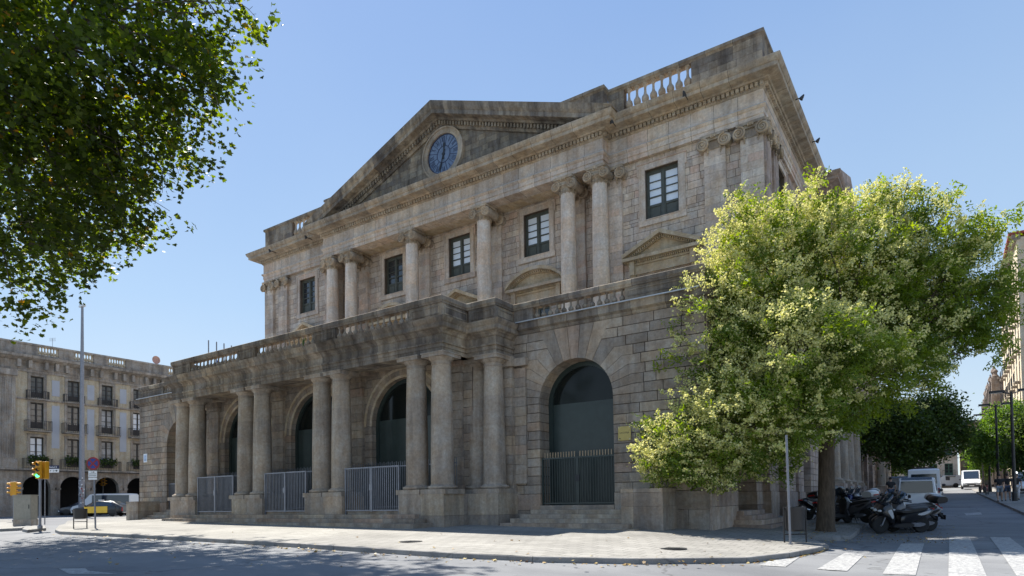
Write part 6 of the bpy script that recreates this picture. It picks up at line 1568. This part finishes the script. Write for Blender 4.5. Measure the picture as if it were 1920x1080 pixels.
# ================================================================== SCOOTERS
M_SEAT = plain('black vinyl seat', (.02, .02, .02), .55); 
def poly_sm(pts, n=1):
    for _ in range(n):
        q = []
        for i in range(len(pts)): a, b = pts[i], pts[(i + 1) % len(pts)]; q += [(a[0] * .75 + b[0] * .25, a[1] * .75 + b[1] * .25), (a[0] * .25 + b[0] * .75, a[1] * .25 + b[1] * .75)]
        pts = q
    return pts
def scooter(label, loc, rz, body, accent, box=None, screen=True, lean=R(-6), cat='scooter', motor=False):
    t = thing('motor_scooter', label, cat, loc, rz, 'motor scooters parked by the tree'); e = t; t.rotation_euler = (lean, 0, rz)
    rf, rr = .30, .29
    def wl_(x, r, w):
        h = empty('wheel', t); h.location = (x, 0, r); m = MB(); m.lathe([(r * .66, -w / 2), (r * .86, -w / 2), (r * .97, -w * .3), (r, 0), (r * .97, w * .3), (r * .86, w / 2), (r * .66, w / 2)], (0, 0, 0), 22, .5, 'y'); m.build('tyre', M_RUB, h, smooth=True)
        m = MB(); m.lathe([(r * .56, -w * .25), (r * .66, -w * .35), (r * .66, w * .35), (r * .56, w * .25)], (0, 0, 0), 22, .5, 'y')
        for k in range(6): a = k * math.pi / 3; m.tube([(.03 * math.cos(a), 0, .03 * math.sin(a)), (r * .6 * math.cos(a), 0, r * .6 * math.sin(a))], .018, 5)
        m.lathe([(.05, -.06), (.05, .06)], (0, 0, 0), 10, .5, 'y'); m.lathe([(.12, .03), (.12, .035)], (0, 0, 0), 14, .5, 'y'); m.build('rim', M_CHR if body is not C_BK else M_GALV, h)
    wl_(.74, rf, .12); wl_(-.70, rr, .14)
    m = MB()
    for s_ in (-1, 1): m.tube([(.74, s_ * .095, .30), (.60, s_ * .095, .66)], .025, 8)
    m.build('fork', M_GALV, t)
    m = MB(); puff(m, poly_sm([(.48, .50), (.60, .64), (.80, .66), (1.02, .50), (1.06, .40), (.92, .56), (.74, .62), (.58, .56)]), .09); m.build('front_mudguard', body, t, smooth=True)
    m = MB(); puff(m, poly_sm([(.92, .72), (.70, 1.04), (.52, 1.10), (.42, .95), (.40, .60), (.30, .34), (.42, .30), (.60, .55)], 2), .24, ins=(.55, .88, 1, .88, .55)); m.build('front_fairing', body, t, smooth=True)
    m = MB(); puff(m, poly_sm([(.70, .86), (.52, .98), (.46, .80), (.40, .50), (.46, .40), (.58, .66)], 1), .255, ins=(.6, .8, .8, .8, .6)); m.build('fairing_insert', accent, t, smooth=True)
    m = MB(); puff(m, poly_sm([(.44, .30), (.42, .20), (-.30, .20), (-.42, .34), (-.10, .40), (.20, .36)], 1), .22); m.build('footboard', M_BLACK, t, smooth=True)
    m = MB(); puff(m, poly_sm([(.16, .40), (.10, .66), (-.10, .72), (-.60, .80), (-1.02, .88), (-1.08, .80), (-.80, .58), (-.50, .46), (-.20, .32), (.1, .32)], 2), .21, ins=(.6, .9, 1, .9, .6)); m.build('rear_body', body, t, smooth=True)
    m = MB(); puff(m, poly_sm([(-.35, .66), (-.60, .74), (-.95, .84), (-.85, .72), (-.60, .60)], 1), .222, ins=(.8, .9, .9, .9, .8)); m.build('side_panel', accent, t, smooth=True)
    m = MB(); puff(m, poly_sm([(.18, .70), (.12, .80), (-.22, .80), (-.34, .88), (-.86, .93), (-.92, .86), (-.6, .77), (-.1, .68)], 2), .17); m.build('seat', M_SEAT, t, smooth=True)
    m = MB(); puff(m, poly_sm([(-.20, .26), (-.20, .40), (-.75, .38), (-.78, .28), (-.5, .2)], 1), .10, .08); m.build('engine', M_GALV, t, smooth=True)
    m = MB(); m.tube([(-.30, -.16, .26), (-.50, -.19, .30), (-1.02, -.21, .42)], [.03, .06, .062], 10); m.build('exhaust', M_CHR, t, smooth=True)
    m = MB(); m.tube([(.40, 0, .95), (.44, 0, 1.08)], .04, 8); m.tube([(.36, -.36, 1.08), (.44, -.2, 1.10), (.46, 0, 1.08), (.44, .2, 1.10), (.36, .36, 1.08)], .018, 8); m.build('handlebar', M_BLACK, t)
    for s_ in (-1, 1):
        m = MB(); m.tube([(.42, s_ * .26, 1.1), (.46, s_ * .32, 1.24)], .009, 6); m.sphere((.45, s_ * .35, 1.27), (.025, .075, .05), 8); m.build('mirror', M_BLACK, t)
        m = MB(); m.sphere((.86, s_ * .12, .80), (.07, .08, .045), 8); m.build('headlight', M_LAMP, t)
    if screen:
        m = MB(); n = 8; z0, z1 = 1.0, 1.42
        for j in range(n + 1):
            a = -1 + 2 * j / n; m.v += [(.74 - .10 * a * a, a * .22, z0), (.50 - .08 * a * a, a * .17, z1 - .08 * a * a)]
        for j in range(n): m.face([2 * j, 2 * j + 1, 2 * j + 3, 2 * j + 2], .5)
        o = m.build('windscreen', M_CARG, t, smooth=True); q = o.modifiers.new('s', 'SOLIDIFY'); q.thickness = .006
    m = MB(); m.box(-1.09, -1.04, -.1, .1, .80, .86); m.build('tail_light', M_TAIL, t, bevel=.01)
    m = MB(); m.prism([(-1.0, .72), (-1.22, .50), (-1.2, .46), (-.98, .66)], -.06, .06, ((0, 0, 0), (1, 0), (0, 1))); m.box(-1.235, -1.215, -.11, .11, .42, .58); m.build('number_plate', M_BLACK, t)
    m = MB(); m.tube([(-.1, .12, .2), (-.2, .2, .01)], .014, 6); m.tube([(-.3, -.12, .22), (-.4, -.16, .01)], .014, 6); m.tube([(-.3, .12, .22), (-.4, .16, .01)], .014, 6); m.build('stand', M_IRON, t)
    if box:
        m = MB(); puff(m, poly_sm([(-.72, .98), (-.74, 1.22), (-.92, 1.30), (-1.16, 1.26), (-1.22, 1.12), (-1.16, .98)], 2), .22); m.build('top_box', box, t, smooth=True)
        m = MB(); puff(m, poly_sm([(-1.0, 1.26), (-.90, 1.31), (-1.16, 1.28), (-1.2, 1.24)], 1), .12) if False else m.box(-1.235, -1.2, -.12, .12, 1.08, 1.12); m.build('reflector', M_TAIL, t)
    return t
S_SIL = paint('silver scooter panels', (.50, .51, .52)); S_BLK = paint('black scooter panels', (.012, .012, .014)); S_NVY = paint('navy scooter panels', (.01, .02, .12)); S_GRY = paint('grey scooter panels', (.10, .10, .11)); S_YEL2 = plain('yellow seat cover', (.5, .27, .02), .6)
def sp_(uf, vf, ur, vr, off=-.12):
    a, b = gat(uf, vf, off), gat(ur, vr, off); c = (a + b) / 2; c.z = PV(c.x, c.y) + off; return c, math.atan2(a.y - b.y, a.x - b.x)
c, a = sp_(1641, 1001, 1737, 998); base_sc = c.copy()
scooter('near black maxi scooter with silver flank lying across the view right of the tree', c, a, S_BLK, S_SIL, None)
fw = Vector((-.03, 1, 0))
def off(c, f, r): q = c + Vector((-.02, 1, 0)) * f + Vector((1, .02, 0)) * r; q.z = PV(q.x, q.y) - .12; return q
M_CRM = plain('cream shield', (.5, .46, .38), .4)
scooter('black scooter with large top box right behind the near maxi scooter', off(base_sc, .75, .30), a + .10, S_GRY, S_BLK, S_BLK)
scooter('scooter with yellow side panel and screen, third in the row beside the tree', off(base_sc, 1.5, -.15), a - .10, S_BLK, S_YEL2, None)
scooter('silver scooter with top box, fourth in the row beside the tree', off(base_sc, 2.25, .25), a + .12, S_SIL, S_BLK, S_BLK)
scooter('dark scooter fifth in the row, before the parked white car', off(base_sc, 3.0, -.2), a - .08, S_BLK, S_GRY, None)
scooter('grey scooter with silver box at the far end of the row', off(base_sc, 3.8, .15), a + .05, S_GRY, S_SIL, S_SIL)
def pav_pt(u, v): return gat(u, v, 0)
c1 = pav_pt(1560, 988); c1.z = PV(c1.x, c1.y) + .0
scooter('black motor scooter with round top box parked on the pavement behind the trunk', pav_pt(1567, 982), a + R(205), S_BLK, S_GRY, S_BLK, cat='scooter')
scooter('scooter with white topped box standing right of the trunk', pav_pt(1596, 980), a + R(-70), S_GRY, S_BLK, S_SIL)
scooter('dark scooter with cream front shield right of the trunk', pav_pt(1606, 975), a + R(-62), S_BLK, plain('cream shield', (.5, .46, .38), .4), None)
scooter('navy blue scooter parked between trunk and the row of scooters', pav_pt(1622, 971), a + R(-60), S_NVY, S_NVY, None)
scooter('scooter with black box squeezed between the trunk and the cream shielded one', pav_pt(1601, 971), a + R(-66), S_GRY, S_BLK, S_BLK)
scooter('dark scooter left of the trunk with its tail toward the litter bin', pav_pt(1540, 974), a + R(200), S_BLK, S_BLK, None)
scooter('silver scooter standing on the pavement edge between the navy one and the row', pav_pt(1634, 967), a + R(-58), S_SIL, S_BLK, None)
scooter('small dark scooter behind the navy one near the columns', pav_pt(1588, 968), a + R(-75), S_BLK, S_BLK, None)
# bicycles on right pavement
def bike(u, d, rz, lab):
    p = at(u, 930, d); p.z = PV(p.x, p.y); t = thing('bicycle', lab, 'bicycle', p, rz, 'bicycles at the right kerb')
    for x in (-.52, .52):
        h = empty('wheel', t); h.location = (x, 0, .34); m = MB(); m.lathe([(.30, -.015), (.34, -.015), (.34, .015), (.30, .015)], (0, 0, 0), 20, .5, 'y'); m.build('tyre', M_RUB, h)
        m = MB()
        for k in range(8): a_ = k * math.pi / 4; m.tube([(0, 0, 0), (.31 * math.cos(a_), 0, .31 * math.sin(a_))], .004, 4)
        m.build('spokes', M_CHR, h)
    m = MB()
    for A, B_ in (((-.52, .34), (-.1, .3)), ((-.1, .3), (-.2, .8)), ((-.2, .8), (-.52, .34)), ((-.1, .3), (.36, .78)), ((-.18, .74), (.36, .82)), ((.52, .34), (.36, .9))): m.tube([(A[0], 0, A[1]), (B_[0], 0, B_[1])], .018, 6)
    m.build('frame', M_RED, t); m = MB(); m.box(-.34, -.08, -.07, .07, .86, .9); m.build('saddle', M_BLACK, t); m = MB(); m.tube([(.36, -.25, .95), (.42, 0, .93), (.36, .25, .95)], .013, 6); m.build('handlebar', M_BLACK, t)
bike(1842, 62, R(70), 'bicycle leaning at the right kerb below the farthest lamp'); bike(1851, 56, R(80), 'bicycle just nearer than the kerbside one, beside the second lamp')

# ================================================================== PEOPLE
SKIN = plain('skin', (.42, .26, .18), .6, var=.05); HAIR = plain('dark hair', (.02, .015, .012), .7)
def person(label, loc, rz, cloth, legs, stride=.2, sit=False, hair=HAIR, shoes=M_BLACK, short=True, helmet=None):
    t = thing('person', label, 'person', loc, rz)
    if not sit:
        J = dict(pel=(0, 0, .95), sp=(0, 0, 1.15), ch=(0, .0, 1.36), nk=(0, 0, 1.50), hd=(0, .01, 1.60), ht=(0, .02, 1.74),
                 hl=(.09, 0, .92), kl=(.11, stride * .55, .50), al=(.11, stride * .8, .09), tl=(.12, stride * .8 + .17, .04),
                 hr=(-.09, 0, .92), kr=(-.11, -stride * .25 + .05, .50), ar=(-.11, -stride, .12), tr=(-.12, -stride + .16, .05),
                 sl=(.19, 0, 1.41), el=(.25, -.08, 1.14), wl=(.24, .02, .90), fl=(.23, .06, .80), sr=(-.19, 0, 1.41), er=(-.25, .02, 1.14), wr=(-.24, .16, .93), fr=(-.23, .2, .84))
    else:
        J = dict(pel=(0, -.1, .82), sp=(0, -.06, 1.02), ch=(0, .02, 1.24), nk=(0, .06, 1.38), hd=(0, .08, 1.48), ht=(0, .09, 1.62),
                 hl=(.1, -.08, .80), kl=(.17, .36, .76), al=(.16, .40, .34), tl=(.17, .56, .29), hr=(-.1, -.08, .80), kr=(-.17, .36, .76), ar=(-.16, .40, .34), tr=(-.17, .56, .29),
                 sl=(.19, .02, 1.29), el=(.26, .22, 1.08), wl=(.26, .46, 1.05), fl=(.25, .54, 1.05), sr=(-.19, .02, 1.29), er=(-.26, .22, 1.08), wr=(-.26, .46, 1.05), fr=(-.25, .54, 1.05))
    names = list(J); ed = [('pel', 'sp'), ('sp', 'ch'), ('ch', 'nk'), ('nk', 'hd'), ('hd', 'ht'), ('pel', 'hl'), ('hl', 'kl'), ('kl', 'al'), ('al', 'tl'), ('pel', 'hr'), ('hr', 'kr'), ('kr', 'ar'), ('ar', 'tr'), ('ch', 'sl'), ('sl', 'el'), ('el', 'wl'), ('wl', 'fl'), ('ch', 'sr'), ('sr', 'er'), ('er', 'wr'), ('wr', 'fr')]
    rad = dict(pel=.145, sp=.125, ch=.14, nk=.055, hd=.095, ht=.075, hl=.10, kl=.06, al=.042, tl=.035, hr=.10, kr=.06, ar=.042, tr=.035, sl=.065, el=.042, wl=.03, fl=.035, sr=.065, er=.042, wr=.03, fr=.035)
    def skin(ns, es, sc_, nm, mat, grow=0):
        me = bpy.data.meshes.new(nm); ix = {n: i for i, n in enumerate(ns)}; me.from_pydata([J[n] if not isinstance(n, tuple) else n for n in ns], [(ix[a], ix[b]) for a, b in es], [])
        o = bpy.data.objects.new(nm, me); COL.objects.link(o); sk = o.modifiers.new('k', 'SKIN'); o.modifiers.new('s', 'SUBSURF').levels = 1
        for i, n in enumerate(ns):
            r = rad[n] * sc_ + grow; me.skin_vertices[0].data[i].radius = (r, r * (.8 if n in ('pel', 'sp', 'ch') else 1)); me.skin_vertices[0].data[i].use_root = (n in ('pel',) or (i == 0))
        dg = bpy.context.evaluated_depsgraph_get(); m2 = bpy.data.meshes.new_from_object(o.evaluated_get(dg)); bpy.data.objects.remove(o)
        m2.materials.clear(); m2.materials.append(mat); m2.polygons.foreach_set('use_smooth', [True] * len(m2.polygons))
        q = bpy.data.objects.new(nm, m2); COL.objects.link(q); q.parent = t; return q
    skin(names, ed, 1, 'body', SKIN)
    J2 = dict(J); J['elm'] = tuple((np.array(J['sl']) * .35 + np.array(J['el']) * .65)); J['erm'] = tuple((np.array(J['sr']) * .35 + np.array(J['er']) * .65)); rad['elm'] = .05; rad['erm'] = .05
    J['ckn'] = tuple(np.array(J['ch']) * .5 + np.array(J['nk']) * .5); rad['ckn'] = .08
    skin(['pel', 'sp', 'ch', 'ckn', 'sl', 'elm', 'sr', 'erm'], [('pel', 'sp'), ('sp', 'ch'), ('ch', 'ckn'), ('ch', 'sl'), ('sl', 'elm'), ('ch', 'sr'), ('sr', 'erm')], 1, 'shirt', cloth, .018)
    if short:
        for k_, (a_, b_) in dict(klm=('hl', 'kl'), krm=('hr', 'kr')).items(): J[k_] = tuple(np.array(J[a_]) * .12 + np.array(J[b_]) * .88); rad[k_] = .072
        skin(['pel', 'hl', 'klm', 'hr', 'krm'], [('pel', 'hl'), ('hl', 'klm'), ('pel', 'hr'), ('hr', 'krm')], 1, 'shorts', legs, .016)
    else:
        skin(['pel', 'hl', 'kl', 'al', 'hr', 'kr', 'ar'], [('pel', 'hl'), ('hl', 'kl'), ('kl', 'al'), ('pel', 'hr'), ('hr', 'kr'), ('kr', 'ar')], 1, 'trousers', legs, .014)
    h = J['hd']; m = MB(); m.sphere((h[0], h[1] - .012, h[2] + .075), (.088, .10, .105) if not helmet else (.13, .15, .14), 12); m.build('hair' if not helmet else 'helmet', hair if not helmet else helmet, t, smooth=True)
    m = MB(); m.sphere((h[0], h[1] + .105, h[2] + .045), (.014, .022, .02), 6)
    for s_ in (-1, 1): m.sphere((h[0] + s_ * .093, h[1], h[2] + .05), (.012, .022, .03), 6)
    m.build('nose_and_ears', SKIN, t)
    for s_ in ('l', 'r'):
        a_, b_ = Vector(J['a' + s_]), Vector(J['t' + s_]); m = MB(); m.tube([a_ + Vector((0, -.05, -.045)), a_.lerp(b_, .5) + Vector((0, 0, -.02)), b_ + Vector((0, .04, -.01))], [.045, .048, .035], 8); m.build('shoe', shoes, t, smooth=True)
        w = Vector(J['f' + s_]); m = MB()
        for k_ in range(4): m.tube([w + Vector((0, -.022 + .015 * k_, -.01)), w + Vector((.004, -.02 + .016 * k_, -.06)), w + Vector((.012, -.015 + .014 * k_, -.09))], [.009, .008, .006], 5)
        m.tube([w + Vector((0, .03, .01)), w + Vector((0, .05, -.035))], [.01, .007], 5); m.build('fingers', SKIN, t)
    return t
K_BK = plain('black shirt', (.02, .02, .022), .85); K_GR = plain('grey shorts', (.22, .25, .28), .85); K_NV = plain('navy shorts', (.05, .07, .11), .85); K_WH = plain('white trousers', (.6, .6, .62), .8)
def pp_(u, v): return gat(u, v)
def pw(u, d): p = at(u, 940, d); p.z = PV(p.x, p.y); return p
person('walker in black shirt and pale grey shorts, left of the three walkers', pw(1875, 42), R(180), K_BK, K_GR, .25)
person('walker in black shirt and dark shorts, middle of the three walkers', pw(1890, 43), R(175), K_BK, K_NV, .22)
person('walker in black shirt and white trousers half behind the near lamp pole', pw(1907, 43.5), R(185), K_BK, K_WH, .2, short=False)
person('person in dark clothes standing between the scooters and the columns', pw(1671, 40), R(20), K_BK, K_NV, .05, short=False)
p = gat(92, 965, -.12); rider_a = cyaw + R(180)
scooter('scooter being ridden past the arcade on the far left', p, rider_a, S_NVY, S_BLK, None)['group'] = 'scooters moving in the street'
person('rider in pale shirt and dark helmet on the scooter by the arcade', p + Vector((0, 0, .05)), rider_a - R(90), plain('pale shirt', (.35, .40, .50), .8), K_NV, 0, True, short=False, helmet=S_BLK)

# ================================================================== LITTER OF FALLEN LEAVES
pts, tn = [], []
for i in range(260):
    k = random.random() * (len(kp) - 2) + 1; a_, b_ = kp[int(k)], kp[min(int(k) + 1, len(kp) - 1)]; f = k % 1; x = a_[0] + (b_[0] - a_[0]) * f; y = a_[1] + (b_[1] - a_[1]) * f - abs(random.gauss(0, .25)) - .05
    pts.append((x, y, PV(x, y) - .12 + .012))
for i in range(90):
    u, v = random.uniform(0, 1900), random.uniform(1000, 1078); q = gat(u, v, -.12)
    pts.append((q.x, q.y, PV(q.x, q.y) + .014))
for i in range(900):
    q = gat(random.uniform(1500, 1790), random.uniform(985, 1020), -.12); pts.append((q.x, q.y, PV(q.x, q.y) + .013 - (0 if q.x < -3.3 else .12)))
pts = np.array(pts); nd = RNG.normal(size=(len(pts), 3)) * .25 + np.array([0, 0, 1])
sz = np.where(np.arange(len(pts)) < 350, .075, .045) * RNG.uniform(.6, 1.3, len(pts))
M_DRY = leafmat('dry leaves', [(0, (.16, .09, .03)), (.5, (.28, .18, .06)), (1, (.36, .30, .12))], .1, 1.0)
tag(leafmesh('fallen_leaves', pts, nd, MAPLE, sz, M_DRY, None, RNG.random(len(pts))), kind='stuff')
# drain covers
for (u, v, lab) in ((770, 1016, 'dark drain cover on the pavement in front of the porch'), (1262, 1029, 'dark drain cover on the pavement left of the flowering tree')):
    q = gat(u, v, .0); mb = MB(); mb.lathe([(.33, .0), (.33, .01), (.28, .012)], (0, 0, 0), 20, .5)
    for k_ in range(-3, 4): mb.box(-.22, .22, k_ * .07 - .012, k_ * .07 + .012, .012, .016)
    o = mb.build('drain_cover', M_IRON); o.location = q; tag(o, lab, 'drain cover')
